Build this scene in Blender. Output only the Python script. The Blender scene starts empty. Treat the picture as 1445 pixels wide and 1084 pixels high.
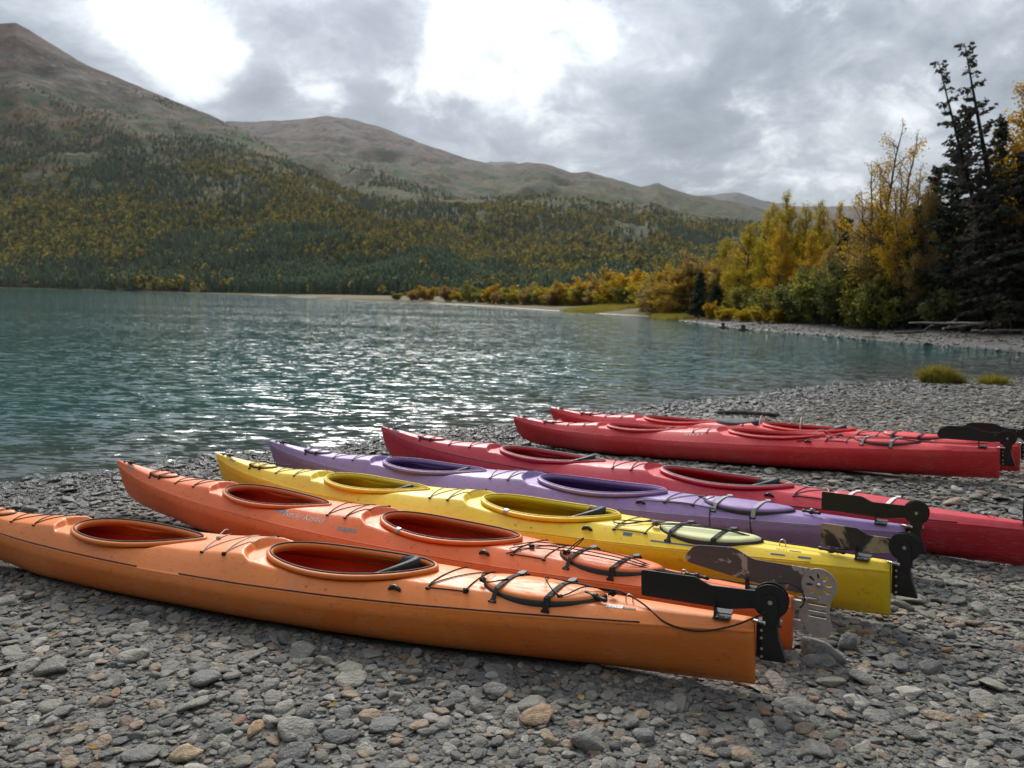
import bpy, bmesh, math, random
import numpy as np
from mathutils import Vector, Matrix

# ----------------------------------------------------------------------------
# camera, world, sun, exposure
# ----------------------------------------------------------------------------
scene = bpy.context.scene
col = scene.collection
W, HH, F = 1445.0, 1084.0, 1084.0
PITCH, ROLL = math.radians(6.321), math.radians(1.4515)
CAM = np.array([0.0, 0.0, 2.1345])
_f = np.array([0, math.cos(PITCH), -math.sin(PITCH)])
_r0 = np.array([1.0, 0, 0]); _u0 = np.cross(_r0, _f)
AX_R = _r0 * math.cos(ROLL) + _u0 * math.sin(ROLL)
AX_U = -_r0 * math.sin(ROLL) + _u0 * math.cos(ROLL)
AX_F = _f

def ray(px, py):
    """direction of a photograph pixel (unit length along the ground plan)"""
    d = AX_F + AX_R * (px - W / 2) / F - AX_U * (py - HH / 2) / F
    return d / math.hypot(d[0], d[1])

def on_level(px, py, z=0.0):
    d = ray(px, py)
    return CAM + d * ((z - CAM[2]) / d[2])

def project(P):
    d = np.asarray(P) - CAM
    de = d @ AX_F
    return W / 2 + F * (d @ AX_R) / de, HH / 2 - F * (d @ AX_U) / de, de

cam_data = bpy.data.cameras.new('camera')
cam_data.sensor_width = 36.0
cam_data.lens = 36.0 * F / W
cam_data.clip_start = 0.05
cam_data.clip_end = 60000
cam_data.dof.use_dof = True
cam_data.dof.focus_distance = 4.0
cam_data.dof.aperture_fstop = 3.2
cam = bpy.data.objects.new('camera', cam_data)
col.objects.link(cam)
M = Matrix(((AX_R[0], AX_U[0], -AX_F[0], CAM[0]),
            (AX_R[1], AX_U[1], -AX_F[1], CAM[1]),
            (AX_R[2], AX_U[2], -AX_F[2], CAM[2]), (0, 0, 0, 1)))
cam.matrix_world = M
scene.camera = cam

scene.render.engine = 'CYCLES'
scene.cycles.use_denoising = True
scene.cycles.max_bounces = 6
scene.cycles.transparent_max_bounces = 8
scene.cycles.volume_bounces = 0
scene.cycles.caustics_reflective = False
scene.cycles.caustics_refractive = False
scene.cycles.sample_clamp_indirect = 6.0
vs = scene.view_settings
vs.view_transform = 'Standard'
vs.look = 'None'
vs.exposure = 0.5
vs.gamma = 1.0
vs.use_curve_mapping = False

SUN_AZ = math.atan2(ray(520, 0)[0], ray(520, 0)[1])       # clockwise from +Y
SUN_EL = math.radians(38)

world = bpy.data.worlds.new('World')
scene.world = world
world.use_nodes = True

class NT:
    """small helper round a node tree"""
    def __init__(self, tree):
        self.t = tree; self.n = tree.nodes; self.l = tree.links
    def node(self, typ, **kw):
        nd = self.n.new(typ)
        for k, v in kw.items():
            if k.startswith('in_'):
                key = k[3:]
                nd.inputs[int(key) if key.isdigit() else key.replace('_', ' ')].default_value = v
            else:
                setattr(nd, k, v)
        return nd
    def link(self, a, b):
        self.l.new(a, b)
    def val(self, sock, v):
        if hasattr(v, 'is_linked') or isinstance(v, bpy.types.NodeSocket):
            self.l.new(v, sock)
        else:
            sock.default_value = v
    def math(self, op, a, b=None, c=None, clamp=False):
        nd = self.n.new('ShaderNodeMath'); nd.operation = op; nd.use_clamp = clamp
        for i, v in enumerate((a, b, c)):
            if v is not None:
                self.val(nd.inputs[i], v)
        return nd.outputs[0]
    def vmath(self, op, a, b=None, out=0):
        nd = self.n.new('ShaderNodeVectorMath'); nd.operation = op
        for i, v in enumerate((a, b)):
            if v is not None:
                self.val(nd.inputs[i], v)
        return nd.outputs[out]
    def mix(self, fac, a, b, mode='MIX'):
        nd = self.n.new('ShaderNodeMix'); nd.data_type = 'RGBA'; nd.blend_type = mode
        nd.clamp_factor = True
        self.val(nd.inputs[0], fac)
        for sock, v in ((nd.inputs[6], a), (nd.inputs[7], b)):
            if isinstance(v, bpy.types.NodeSocket):
                self.l.new(v, sock)
            else:
                sock.default_value = (*v[:3], 1)
        return nd.outputs[2]
    def smooth(self, x, lo, hi, a=0.0, b=1.0):
        nd = self.n.new('ShaderNodeMapRange'); nd.interpolation_type = 'SMOOTHSTEP'
        self.val(nd.inputs[0], x)
        nd.inputs[1].default_value = lo; nd.inputs[2].default_value = hi
        nd.inputs[3].default_value = a; nd.inputs[4].default_value = b
        return nd.outputs[0]
    def noise(self, vec, scale, detail=4.0, rough=0.55, dist=0.0, out=0):
        nd = self.n.new('ShaderNodeTexNoise')
        if vec is not None:
            self.l.new(vec, nd.inputs['Vector'])
        nd.inputs['Scale'].default_value = scale
        nd.inputs['Detail'].default_value = detail
        nd.inputs['Roughness'].default_value = rough
        nd.inputs['Distortion'].default_value = dist
        return nd.outputs[out]
    def mapping(self, vec, loc=(0, 0, 0), rot=(0, 0, 0), scale=(1, 1, 1)):
        nd = self.n.new('ShaderNodeMapping')
        self.l.new(vec, nd.inputs[0])
        nd.inputs[1].default_value = loc; nd.inputs[2].default_value = rot; nd.inputs[3].default_value = scale
        return nd.outputs[0]
    def ramp(self, fac, stops, interp='LINEAR'):
        nd = self.n.new('ShaderNodeValToRGB'); nd.color_ramp.interpolation = interp
        cr = nd.color_ramp
        while len(cr.elements) > 1:
            cr.elements.remove(cr.elements[-1])
        cr.elements[0].position = stops[0][0]; cr.elements[0].color = (*stops[0][1], 1)
        for p, c in stops[1:]:
            e = cr.elements.new(p); e.color = (*c, 1)
        self.l.new(fac, nd.inputs[0])
        return nd.outputs[0]
    def bump(self, height, strength=0.5, distance=0.01, normal=None):
        nd = self.n.new('ShaderNodeBump')
        nd.inputs['Strength'].default_value = strength
        nd.inputs['Distance'].default_value = distance
        self.l.new(height, nd.inputs['Height'])
        if normal is not None:
            self.l.new(normal, nd.inputs['Normal'])
        return nd.outputs[0]

def build_world():
    t = NT(world.node_tree)
    for nd in list(t.n):
        t.n.remove(nd)
    out = t.node('ShaderNodeOutputWorld')
    sky = t.node('ShaderNodeTexSky', sky_type='NISHITA')
    sky.sun_disc = False
    sky.sun_elevation = SUN_EL
    sky.sun_rotation = SUN_AZ
    bg_sky = t.node('ShaderNodeBackground'); bg_sky.inputs[1].default_value = 0.10
    t.link(sky.outputs[0], bg_sky.inputs[0])
    tc = t.node('ShaderNodeTexCoord').outputs['Generated']
    sep = t.node('ShaderNodeSeparateXYZ'); t.link(tc, sep.inputs[0])
    # cloud deck seen in perspective: project the direction on a level sheet
    h = t.math('ADD', t.math('MAXIMUM', sep.outputs[2], 0.0), 0.42)
    comb = t.node('ShaderNodeCombineXYZ')
    t.val(comb.inputs[0], t.math('DIVIDE', sep.outputs[0], h))
    t.val(comb.inputs[1], t.math('DIVIDE', sep.outputs[1], h))
    p = comb.outputs[0]
    warp = t.node('ShaderNodeTexNoise'); t.link(p, warp.inputs['Vector'])
    warp.inputs['Scale'].default_value = 2.4; warp.inputs['Detail'].default_value = 3
    pw = t.vmath('ADD', p, t.vmath('SCALE', t.vmath('SUBTRACT', warp.outputs['Color'], (0.5, 0.5, 0.5)), None))
    pw.node.inputs[1].links[0].from_node.inputs['Scale'].default_value = 0.24
    n1 = t.noise(pw, 2.1, 7, 0.52)
    n2 = t.noise(t.mapping(pw, (7.3, 2.1, 0)), 5.2, 9, 0.60)
    n3 = t.noise(t.mapping(pw, (1.3, 9.7, 4)), 15.0, 8, 0.64)
    # rents in the cloud where the sun stands behind it (positive) and dense cloud masses (negative)
    gaps = None
    for (px, py, rad, amp) in [(185, 0, 2.0, .9), (205, 35, 2.0, .95), (250, 68, 2.3, 1.0), (300, 98, 2.2, .9), (320, 62, 1.4, .45), (430, 122, 2.0, .85), (270, 118, 1.8, .6), (480, 128, 1.6, .5),
                               (560, 95, 1.8, .55), (660, 20, 2.2, .85), (700, 50, 2.4, 1.0), (690, 95, 2.4, 1.0), (640, 75, 1.8, .8), (745, 125, 2.0, .85), (600, 110, 1.8, .55), (842, 35, 1.1, .45), (862, 62, .9, .35),
                               (820, 135, 1.2, .35), (940, 250, 2.4, .30), (1190, 160, 2.6, .22), (1110, 190, 2.4, .22), (200, -70, 3.0, .8), (690, -70, 4.0, 1.0), (390, -170, 7, .8),
                               (372, 130, 2.1, -.75), (470, 40, 3.4, -.55), (560, 40, 2.4, -.40), (400, 30, 2.6, -.35), (70, 35, 3.4, -.55), (790, 60, 1.8, -.35), (1040, 120, 5.0, -.30), (880, 200, 4.0, -.28), (620, 200, 4.0, -.22)]:
        d = Vector(ray(px, py)).normalized()
        dot = t.vmath('DOT_PRODUCT', tc, tuple(d), out=1)
        k = 1.0 / (1 - math.cos(math.radians(rad)))
        g = t.math('MULTIPLY', t.math('EXPONENT', t.math('MULTIPLY', t.math('SUBTRACT', dot, 1.0), k)), amp)
        gaps = g if gaps is None else t.math('ADD', gaps, g)
    gaps = t.math('MULTIPLY', t.math('MINIMUM', gaps, 1.2), 0.92)
    nn = t.math('ADD', t.math('MULTIPLY', t.math('SUBTRACT', n2, 0.5), 2.7), t.math('MULTIPLY', t.math('SUBTRACT', n3, 0.5), 1.4))
    gapv = t.math('ADD', gaps, nn)
    gap = t.smooth(gapv, 0.10, 1.70)
    halo = t.smooth(gapv, 0.0, 0.7)
    # general glow of the veiled sun
    sd = Vector((math.sin(SUN_AZ) * math.cos(SUN_EL), math.cos(SUN_AZ) * math.cos(SUN_EL), math.sin(SUN_EL)))
    sdot = t.vmath('DOT_PRODUCT', tc, tuple(sd), out=1)
    glow = t.math('EXPONENT', t.math('MULTIPLY', t.math('SUBTRACT', sdot, 1.0), 5.5))
    shade = t.math('ADD', t.math('ADD', t.math('MULTIPLY', n1, 0.46), t.math('MULTIPLY', n2, 0.36)), t.math('MULTIPLY', n3, 0.18))
    shade = t.math('ADD', shade, t.math('MULTIPLY', gaps, 0.10))
    base = t.ramp(shade, [(0.38, (0.112, 0.128, 0.152)), (0.46, (0.158, 0.178, 0.205)), (0.53, (0.240, 0.262, 0.288)), (0.63, (0.40, 0.42, 0.44))])
    base = t.mix(t.math('MULTIPLY', halo, 0.45), base, (0.46, 0.48, 0.50))
    # an overcast sky is brighter towards the zenith than at the horizon
    zen = t.math('ADD', 0.86, t.math('MULTIPLY', t.math('MAXIMUM', sep.outputs[2], 0.0), 1.75))
    lift = t.math('MULTIPLY', zen, t.math('ADD', 0.92, t.math('MULTIPLY', glow, 0.85)))
    base = t.vmath('SCALE', base, None)
    t.link(lift, base.node.inputs['Scale'])
    inner = t.ramp(t.math('ADD', t.math('MULTIPLY', n2, .55), t.math('MULTIPLY', n3, .45)), [(0.36, (0.46, 0.48, 0.50)), (0.50, (0.80, 0.82, 0.82)), (0.60, (1.05, 1.06, 1.05))])
    colr = t.mix(gap, base, inner)
    bg_c = t.node('ShaderNodeBackground'); bg_c.inputs[1].default_value = 1.0
    t.link(colr, bg_c.inputs[0])
    mx = t.node('ShaderNodeMixShader'); mx.inputs[0].default_value = 0.93
    t.link(bg_sky.outputs[0], mx.inputs[1]); t.link(bg_c.outputs[0], mx.inputs[2])
    t.link(mx.outputs[0], out.inputs[0])
build_world()

sun_data = bpy.data.lights.new('sun', 'SUN')
sun_data.energy = 3.0
sun_data.angle = math.radians(28)
sun_data.color = (1.0, 0.95, 0.88)
sun = bpy.data.objects.new('sun', sun_data)
col.objects.link(sun)
sun.rotation_euler = Vector((math.sin(SUN_AZ) * math.cos(SUN_EL), math.cos(SUN_AZ) * math.cos(SUN_EL), math.sin(SUN_EL))).to_track_quat('Z', 'Y').to_euler()
sun.location = (0, 40, 60)

# ----------------------------------------------------------------------------
# helpers: meshes, tags, noise
# ----------------------------------------------------------------------------
rng = np.random.default_rng(7)

def tag(o, label=None, cat=None, group=None, kind=None):
    if label: o['label'] = label
    if cat: o['category'] = cat
    if group: o['group'] = group
    if kind: o['kind'] = kind
    return o

def link(name, data, parent=None, mat=None, smooth=None):
    o = bpy.data.objects.new(name, data)
    col.objects.link(o)
    if parent is not None:
        o.parent = parent
    if mat is not None:
        data.materials.clear(); data.materials.append(mat)
    if smooth is not None and hasattr(data, 'polygons'):
        data.polygons.foreach_set('use_smooth', [smooth] * len(data.polygons))
    return o

def empty(name, loc=(0, 0, 0)):
    o = bpy.data.objects.new(name, None)
    col.objects.link(o)
    o.location = loc
    o.empty_display_size = 0.2
    return o

def mesh_np(name, verts, faces):
    """verts (n,3); faces a list of (m,k) integer arrays, k = 3 or 4"""
    me = bpy.data.meshes.new(name)
    verts = np.asarray(verts, dtype=np.float32)
    if isinstance(faces, np.ndarray):
        faces = [faces]
    faces = [np.asarray(f, dtype=np.int32) for f in faces if len(f)]
    me.vertices.add(len(verts)); me.vertices.foreach_set('co', verts.ravel())
    nl = sum(f.size for f in faces); npoly = sum(len(f) for f in faces)
    me.loops.add(nl); me.polygons.add(npoly)
    me.loops.foreach_set('vertex_index', np.concatenate([f.ravel() for f in faces]))
    tot = np.concatenate([np.full(len(f), f.shape[1], dtype=np.int32) for f in faces])
    start = np.concatenate([[0], np.cumsum(tot)[:-1]]).astype(np.int32)
    me.polygons.foreach_set('loop_start', start)
    me.polygons.foreach_set('loop_total', tot)
    me.update(calc_edges=True)
    me.validate()
    return me

class MB:
    """collects pieces of ONE mesh"""
    def __init__(self):
        self.v = []; self.q = []; self.t = []; self.n = 0
    def add(self, verts, quads=None, tris=None):
        verts = np.asarray(verts, dtype=float).reshape(-1, 3)
        if quads is not None and len(quads):
            self.q.append(np.asarray(quads, dtype=np.int32).reshape(-1, 4) + self.n)
        if tris is not None and len(tris):
            self.t.append(np.asarray(tris, dtype=np.int32).reshape(-1, 3) + self.n)
        self.v.append(verts); self.n += len(verts)
    def tube(self, pts, rad, seg=6, cap=True):
        pts = np.asarray(pts, dtype=float)
        n = len(pts)
        rad = np.full(n, rad) if np.isscalar(rad) else np.asarray(rad, dtype=float)
        tan = np.gradient(pts, axis=0)
        tan /= np.linalg.norm(tan, axis=1)[:, None] + 1e-12
        up = np.array([0, 0, 1.0])
        if abs(tan[:, 2]).max() > 0.95:
            up = np.array([0.31, 0.95, 0.05]) if abs(tan[:, 1]).max() < 0.9 else np.array([1.0, 0.1, 0])
        s = np.cross(tan, up); s /= np.linalg.norm(s, axis=1)[:, None] + 1e-12
        u = np.cross(s, tan)
        a = np.linspace(0, 2 * math.pi, seg, endpoint=False)
        ring = (pts[:, None, :] + rad[:, None, None] * (np.cos(a)[None, :, None] * s[:, None, :] + np.sin(a)[None, :, None] * u[:, None, :]))
        v = ring.reshape(-1, 3)
        i = np.arange(n - 1)[:, None]; j = np.arange(seg)[None, :]; j2 = (j + 1) % seg
        q = np.stack([i * seg + j + 0 * i, i * seg + j2, (i + 1) * seg + j2, (i + 1) * seg + j], -1).reshape(-1, 4)
        t = []
        if cap:
            v = np.vstack([v, pts[:1], pts[-1:]])
            for k in range(seg):
                t.append((n * seg, (k + 1) % seg, k))
                t.append((n * seg + 1, (n - 1) * seg + k, (n - 1) * seg + (k + 1) % seg))
        self.add(v, q, t)
    def box(self, c, s, rot=None):
        v = np.array([(x, y, z) for x in (-.5, .5) for y in (-.5, .5) for z in (-.5, .5)]) * np.asarray(s)
        if rot is not None:
            v = v @ np.asarray(rot).T
        v = v + np.asarray(c)
        self.add(v, [(0, 1, 3, 2), (4, 6, 7, 5), (0, 4, 5, 1), (2, 3, 7, 6), (0, 2, 6, 4), (1, 5, 7, 3)])
    def grid(self, P, closed_j=False):
        n, m = P.shape[:2]
        i = np.arange(n - 1)[:, None]; j = np.arange(m if closed_j else m - 1)[None, :]
        j2 = (j + 1) % m
        q = np.stack([i * m + j, i * m + j2, (i + 1) * m + j2, (i + 1) * m + j], -1).reshape(-1, 4)
        self.add(P.reshape(-1, 3), q)
    def mesh(self, name):
        fs = []
        if self.q: fs.append(np.vstack(self.q))
        if self.t: fs.append(np.vstack(self.t))
        return mesh_np(name, np.vstack(self.v), fs)
    def build(self, name, mat, parent=None, smooth=True):
        return link(name, self.mesh(name), parent, mat, smooth)

def smooth_path(pts, n=40):
    """Catmull-Rom through points"""
    P = np.asarray(pts, dtype=float)
    if len(P) < 3:
        s = np.linspace(0, 1, n)[:, None]
        return P[0] * (1 - s) + P[-1] * s
    Q = np.vstack([2 * P[0] - P[1], P, 2 * P[-1] - P[-2]])
    u = np.linspace(0, len(P) - 1 - 1e-9, n)
    k = u.astype(int); f = (u - k)[:, None]
    a, b, c, d = Q[k], Q[k + 1], Q[k + 2], Q[k + 3]
    return 0.5 * (2 * b + (c - a) * f + (2 * a - 5 * b + 4 * c - d) * f ** 2 + (3 * b - a - 3 * c + d) * f ** 3)

def _hash(ix, iy, seed):
    h = (ix.astype(np.int64) * 374761393 + iy.astype(np.int64) * 668265263 + seed * 1274126177) & 0x7fffffff
    h = ((h ^ (h >> 13)) * 1274126177) & 0x7fffffff
    h = h ^ (h >> 16)
    return (h & 0xffff) / 65535.0

def vnoise(x, y, seed=0):
    x = np.asarray(x, float); y = np.asarray(y, float)
    ix = np.floor(x); iy = np.floor(y); fx = x - ix; fy = y - iy
    fx = fx * fx * fx * (fx * (fx * 6 - 15) + 10); fy = fy * fy * fy * (fy * (fy * 6 - 15) + 10)
    a = _hash(ix, iy, seed); b = _hash(ix + 1, iy, seed); c = _hash(ix, iy + 1, seed); d = _hash(ix + 1, iy + 1, seed)
    return (a * (1 - fx) + b * fx) * (1 - fy) + (c * (1 - fx) + d * fx) * fy - 0.5

def fbm(x, y, octv=5, seed=0, gain=0.5):
    s = 0; a = 1.0
    for o in range(octv):
        s = s + a * vnoise(x * 2 ** o + 17.3 * o, y * 2 ** o - 9.1 * o, seed + o)
        a *= gain
    return s

MATS = {}
def material(name, fn):
    if name in MATS:
        return MATS[name]
    m = bpy.data.materials.new(name); m.use_nodes = True
    t = NT(m.node_tree)
    for nd in list(t.n):
        t.n.remove(nd)
    out = t.node('ShaderNodeOutputMaterial')
    t.link(fn(t), out.inputs[0])
    MATS[name] = m
    return m

def principled(t, colr, rough=0.5, metal=0.0, normal=None, spec=0.5, ior=None, coat=0.0):
    b = t.node('ShaderNodeBsdfPrincipled')
    if isinstance(colr, bpy.types.NodeSocket): t.link(colr, b.inputs['Base Color'])
    else: b.inputs['Base Color'].default_value = (*colr, 1)
    t.val(b.inputs['Roughness'], rough)
    t.val(b.inputs['Metallic'], metal)
    b.inputs['Specular IOR Level'].default_value = spec
    if ior: b.inputs['IOR'].default_value = ior
    if coat: b.inputs['Coat Weight'].default_value = coat
    if normal is not None: t.link(normal, b.inputs['Normal'])
    return b.outputs[0]

def obj_coord(t):
    return t.node('ShaderNodeTexCoord').outputs['Object']
def world_pos(t):
    return t.node('ShaderNodeNewGeometry').outputs['Position']
def rand_island(t):
    return t.node('ShaderNodeNewGeometry').outputs['Random Per Island']
# ----------------------------------------------------------------------------
# the setting: ground, lake, mountains
# ----------------------------------------------------------------------------
B0, BX, BY = 0.47394, 0.032578, -0.036853          # plane of the beach (fits the kayaks and the waterline)
L_K = 6.0
KAYAK_POSE = [  # dz, dpitch, stern x, stern y, yaw (stern -> bow)
    (-0.032, -0.0110, 1.149, 3.324, 156.30),
    (-0.036, 0.0116, 1.488, 3.805, 148.16),
    (0.002, -0.0065, 2.131, 4.085, 146.31),
    (0.006, 0.0054, 2.655, 4.984, 149.85),
    (0.039, 0.0283, 3.658, 5.119, 147.64),
    (0.009, -0.0324, 4.867, 7.461, 143.17),
    (0.010, -0.0118, 5.500, 8.133, 144.39)]

def plane_z(x, y):
    return B0 + BX * x + BY * y

SHORE = np.array([(-300, -252.3), (-60, -40.2), (-3.8, 9.5), (8.9, 20.73), (11.2, 22.3), (14, 23.6), (20, 26.2), (28, 29.5), (32, 34),
                  (29.5, 38.4), (26.8, 40.3), (25.4, 47), (23.9, 51.2), (23.5, 59), (20.9, 63), (19.6, 70), (20.3, 80), (20.8, 116),
                  (10, 145), (-4.6, 200), (-33, 284), (-72, 346), (-323, 828), (-1000, 1300), (-3000, 1500),
                  (-3000, 9000), (9000, 9000), (9000, -3000), (-300, -3000)], float)
_kp = []
for dz, dp, sx, sy, yaw in KAYAK_POSE:
    a = math.radians(yaw)
    for s in np.linspace(0.1, L_K - 0.1, 9):
        _kp.append((sx + math.cos(a) * (L_K - s), sy + math.sin(a) * (L_K - s), dz + dp * (L_K / 2 - s)))
_kp = np.array(_kp)

def signed_shore(x, y):
    x = np.asarray(x, float); y = np.asarray(y, float)
    d2 = np.full(x.shape, 1e18); inside = np.zeros(x.shape, bool)
    P = SHORE
    for i in range(len(P)):
        a = P[i]; b = P[(i + 1) % len(P)]
        ab = b - a
        u = np.clip(((x - a[0]) * ab[0] + (y - a[1]) * ab[1]) / (ab @ ab), 0, 1)
        d2 = np.minimum(d2, (x - a[0] - u * ab[0]) ** 2 + (y - a[1] - u * ab[1]) ** 2)
        c = ((a[1] > y) != (b[1] > y)) & (x < (b[0] - a[0]) * (y - a[1]) / (b[1] - a[1] + 1e-12) + a[0])
        inside ^= c
    d = np.sqrt(d2)
    return np.where(inside, d, -d)

def ground_z(x, y, fine=True):
    x = np.asarray(x, float); y = np.asarray(y, float)
    d = signed_shore(x, y)
    g = math.hypot(BX, BY)
    bank = np.clip((y - 30) / 6.0, 0, 1)
    d2 = d + np.clip((y - 34) / 8, 0, 1) * 1.6 * fbm(x / 4, y / 4, 3, 31) * np.clip(60 - np.abs(d), 0, 1)
    near = np.where(d > 0, g * np.minimum(d, 14) + 0.02 * np.clip(d - 14, 0, 300), 0.07 * d)
    far = np.where(d2 > 0, 0.085 * np.minimum(d2, 11) + 0.35 * np.clip((d2 - 11) / 3, 0, 1) + 0.012 * np.clip(d2 - 14, 0, 900), 0.09 * d2)
    z = near * (1 - bank) + far * bank
    # the gravel fits itself to the keels
    w = np.zeros(x.shape); s = np.zeros(x.shape)
    m = (x > -12) & (x < 14) & (y > -2) & (y < 20)
    if m.any():
        xm, ym = x[m], y[m]
        ws = np.full(xm.shape, 0.25); ss = np.zeros(xm.shape)
        for kx, ky, kz in _kp:
            q = np.exp(-((xm - kx) ** 2 + (ym - ky) ** 2) / (2 * 0.40 ** 2))
            ws += q; ss += q * kz
        z[m] += ss / ws
    if fine:
        z = z + 0.030 * fbm(x / 1.3, y / 1.3, 4, 3) * np.clip(1.5 - np.abs(y - 8) / 60, 0, 1)
    return np.maximum(z, -4.0)

def axis(lo, hi, step, far, grow=1.25):
    a = list(np.arange(lo, hi + 1e-6, step))
    s = step
    while a[-1] < far:
        s = min(s * grow, 900); a.append(a[-1] + s)
    s = step
    while a[0] > -far:
        s = min(s * grow, 900); a.insert(0, a[0] - s)
    return np.array(a)

def gravel_material(t):
    p = world_pos(t)
    sep = t.node('ShaderNodeSeparateXYZ'); t.link(p, sep.inputs[0])
    vo = t.node('ShaderNodeTexVoronoi'); t.link(p, vo.inputs['Vector']); vo.inputs['Scale'].default_value = 55
    vo2 = t.node('ShaderNodeTexVoronoi'); t.link(p, vo2.inputs['Vector']); vo2.inputs['Scale'].default_value = 16
    c1 = t.ramp(vo.outputs['Color'], [(0.0, (0.045, 0.044, 0.042)), (0.35, (0.095, 0.092, 0.086)), (0.6, (0.11, 0.108, 0.10)), (0.85, (0.15, 0.13, 0.11)), (1, (0.21, 0.20, 0.19))])
    c2 = t.ramp(vo2.outputs['Color'], [(0.0, (0.06, 0.062, 0.065)), (0.5, (0.12, 0.12, 0.115)), (1, (0.20, 0.185, 0.165))])
    n = t.noise(p, 2.2, 4)
    c = t.mix(t.smooth(n, 0.42, 0.6), c1, c2)
    # damp gravel by the waterline
    wet = t.smooth(t.math('ADD', sep.outputs[2], t.math('MULTIPLY', t.math('SUBTRACT', n, 0.5), 0.06)), 0.02, 0.10, 1.0, 0.0)
    c = t.mix(t.math('MULTIPLY', wet, 0.6), c, (0.03, 0.032, 0.033))
    # grassy forest floor away from the beaches
    forest = t.math('MULTIPLY', t.smooth(sep.outputs[2], 0.85, 1.3), t.smooth(sep.outputs[1], 36, 44))
    c = t.mix(forest, c, t.mix(n, (0.05, 0.05, 0.02), (0.10, 0.085, 0.03)))
    c = t.mix(t.smooth(sep.outputs[1], 84, 104, 0, .9), c, t.mix(n, (0.070, 0.056, 0.018), (0.125, 0.095, 0.030)))
    rough = t.smooth(wet, 0, 1, 0.9, 0.35)
    hgt = t.math('ADD', t.math('MULTIPLY', vo.outputs['Distance'], -0.6), t.math('MULTIPLY', vo2.outputs['Distance'], -0.8))
    return principled(t, c, rough, normal=t.bump(hgt, 0.9, 0.02), spec=.25)

gx = axis(-8.5, 12.5, 0.09, 9000); gy = axis(0.5, 20.5, 0.09, 9000)
GX, GY = np.meshgrid(gx, gy, indexing='ij')
GZ = ground_z(GX, GY)
mb = MB(); mb.grid(np.stack([GX, GY, GZ], -1))
beach = mb.build('gravel_beach', material('gravel', gravel_material), smooth=True)
tag(beach, 'grey gravel beach sloping down to the lake', kind='structure')

# the lake ------------------------------------------------------------------
def water_material(t):
    p = world_pos(t)
    # slope field of wind ripples: crests lie across the wind, slopes mostly along it
    def slopes(loc, rot, scale, detail, rough):
        nd = t.node('ShaderNodeTexNoise'); t.link(t.mapping(p, loc, (0, 0, math.radians(rot)), scale), nd.inputs['Vector'])
        nd.inputs['Scale'].default_value = 1.0; nd.inputs['Detail'].default_value = detail; nd.inputs['Roughness'].default_value = rough; nd.inputs['Distortion'].default_value = .35
        return t.vmath('SUBTRACT', nd.outputs['Color'], (0.5, 0.5, 0.5))
    big = t.noise(t.mapping(p, scale=(0.03, 0.06, 1)), 1.0, 3, 0.5)
    amp = t.smooth(big, 0.36, 0.62, 0.76, 1.05)
    s1 = t.vmath('MULTIPLY', slopes((0, 0, 0), 8, (0.8, 2.2, 1), 1.5, .5), (0.20, 0.27, 0))
    s2 = t.vmath('MULTIPLY', slopes((3, 7, 0), -10, (2.4, 7.5, 1), 2.0, .5), (0.58, 0.95, 0))
    s3 = t.vmath('MULTIPLY', slopes((1, 3, 0), 5, (7, 20, 1), 1.0, .5), (0.46, 0.64, 0))
    sl = t.vmath('ADD', t.vmath('ADD', s1, s2), s3)
    sl = t.vmath('SCALE', sl, None); t.link(amp, sl.node.inputs['Scale'])
    nrm = t.vmath('NORMALIZE', t.vmath('SUBTRACT', (0, 0, 1), sl))
    deep = t.mix(t.smooth(big, 0.3, 0.7), (0.011, 0.066, 0.068), (0.015, 0.086, 0.086))
    # shallow strip over the gravel
    sep = t.node('ShaderNodeSeparateXYZ'); t.link(p, sep.inputs[0])
    dshore = t.math('SUBTRACT', t.math('MULTIPLY', sep.outputs[1], -BY), t.math('ADD', t.math('MULTIPLY', sep.outputs[0], BX), B0))
    sh = t.smooth(dshore, 0.0, 0.30, 1.0, 0.0)
    deep = t.mix(t.math('MULTIPLY', sh, 0.85), deep, (0.040, 0.048, 0.044))
    return principled(t, deep, 0.045, normal=nrm, spec=0.5, ior=1.333)

mb = MB()
wx = axis(-40, 60, 5, 9000, 1.4); wy = axis(-20, 120, 5, 9000, 1.4)
WX, WY = np.meshgrid(wx, wy, indexing='ij')
mb.grid(np.stack([WX, WY, np.zeros_like(WX)], -1))
lake = mb.build('lake_water', material('water', water_material))
tag(lake, 'rippled turquoise glacial lake with silver glitter', kind='structure')

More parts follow.
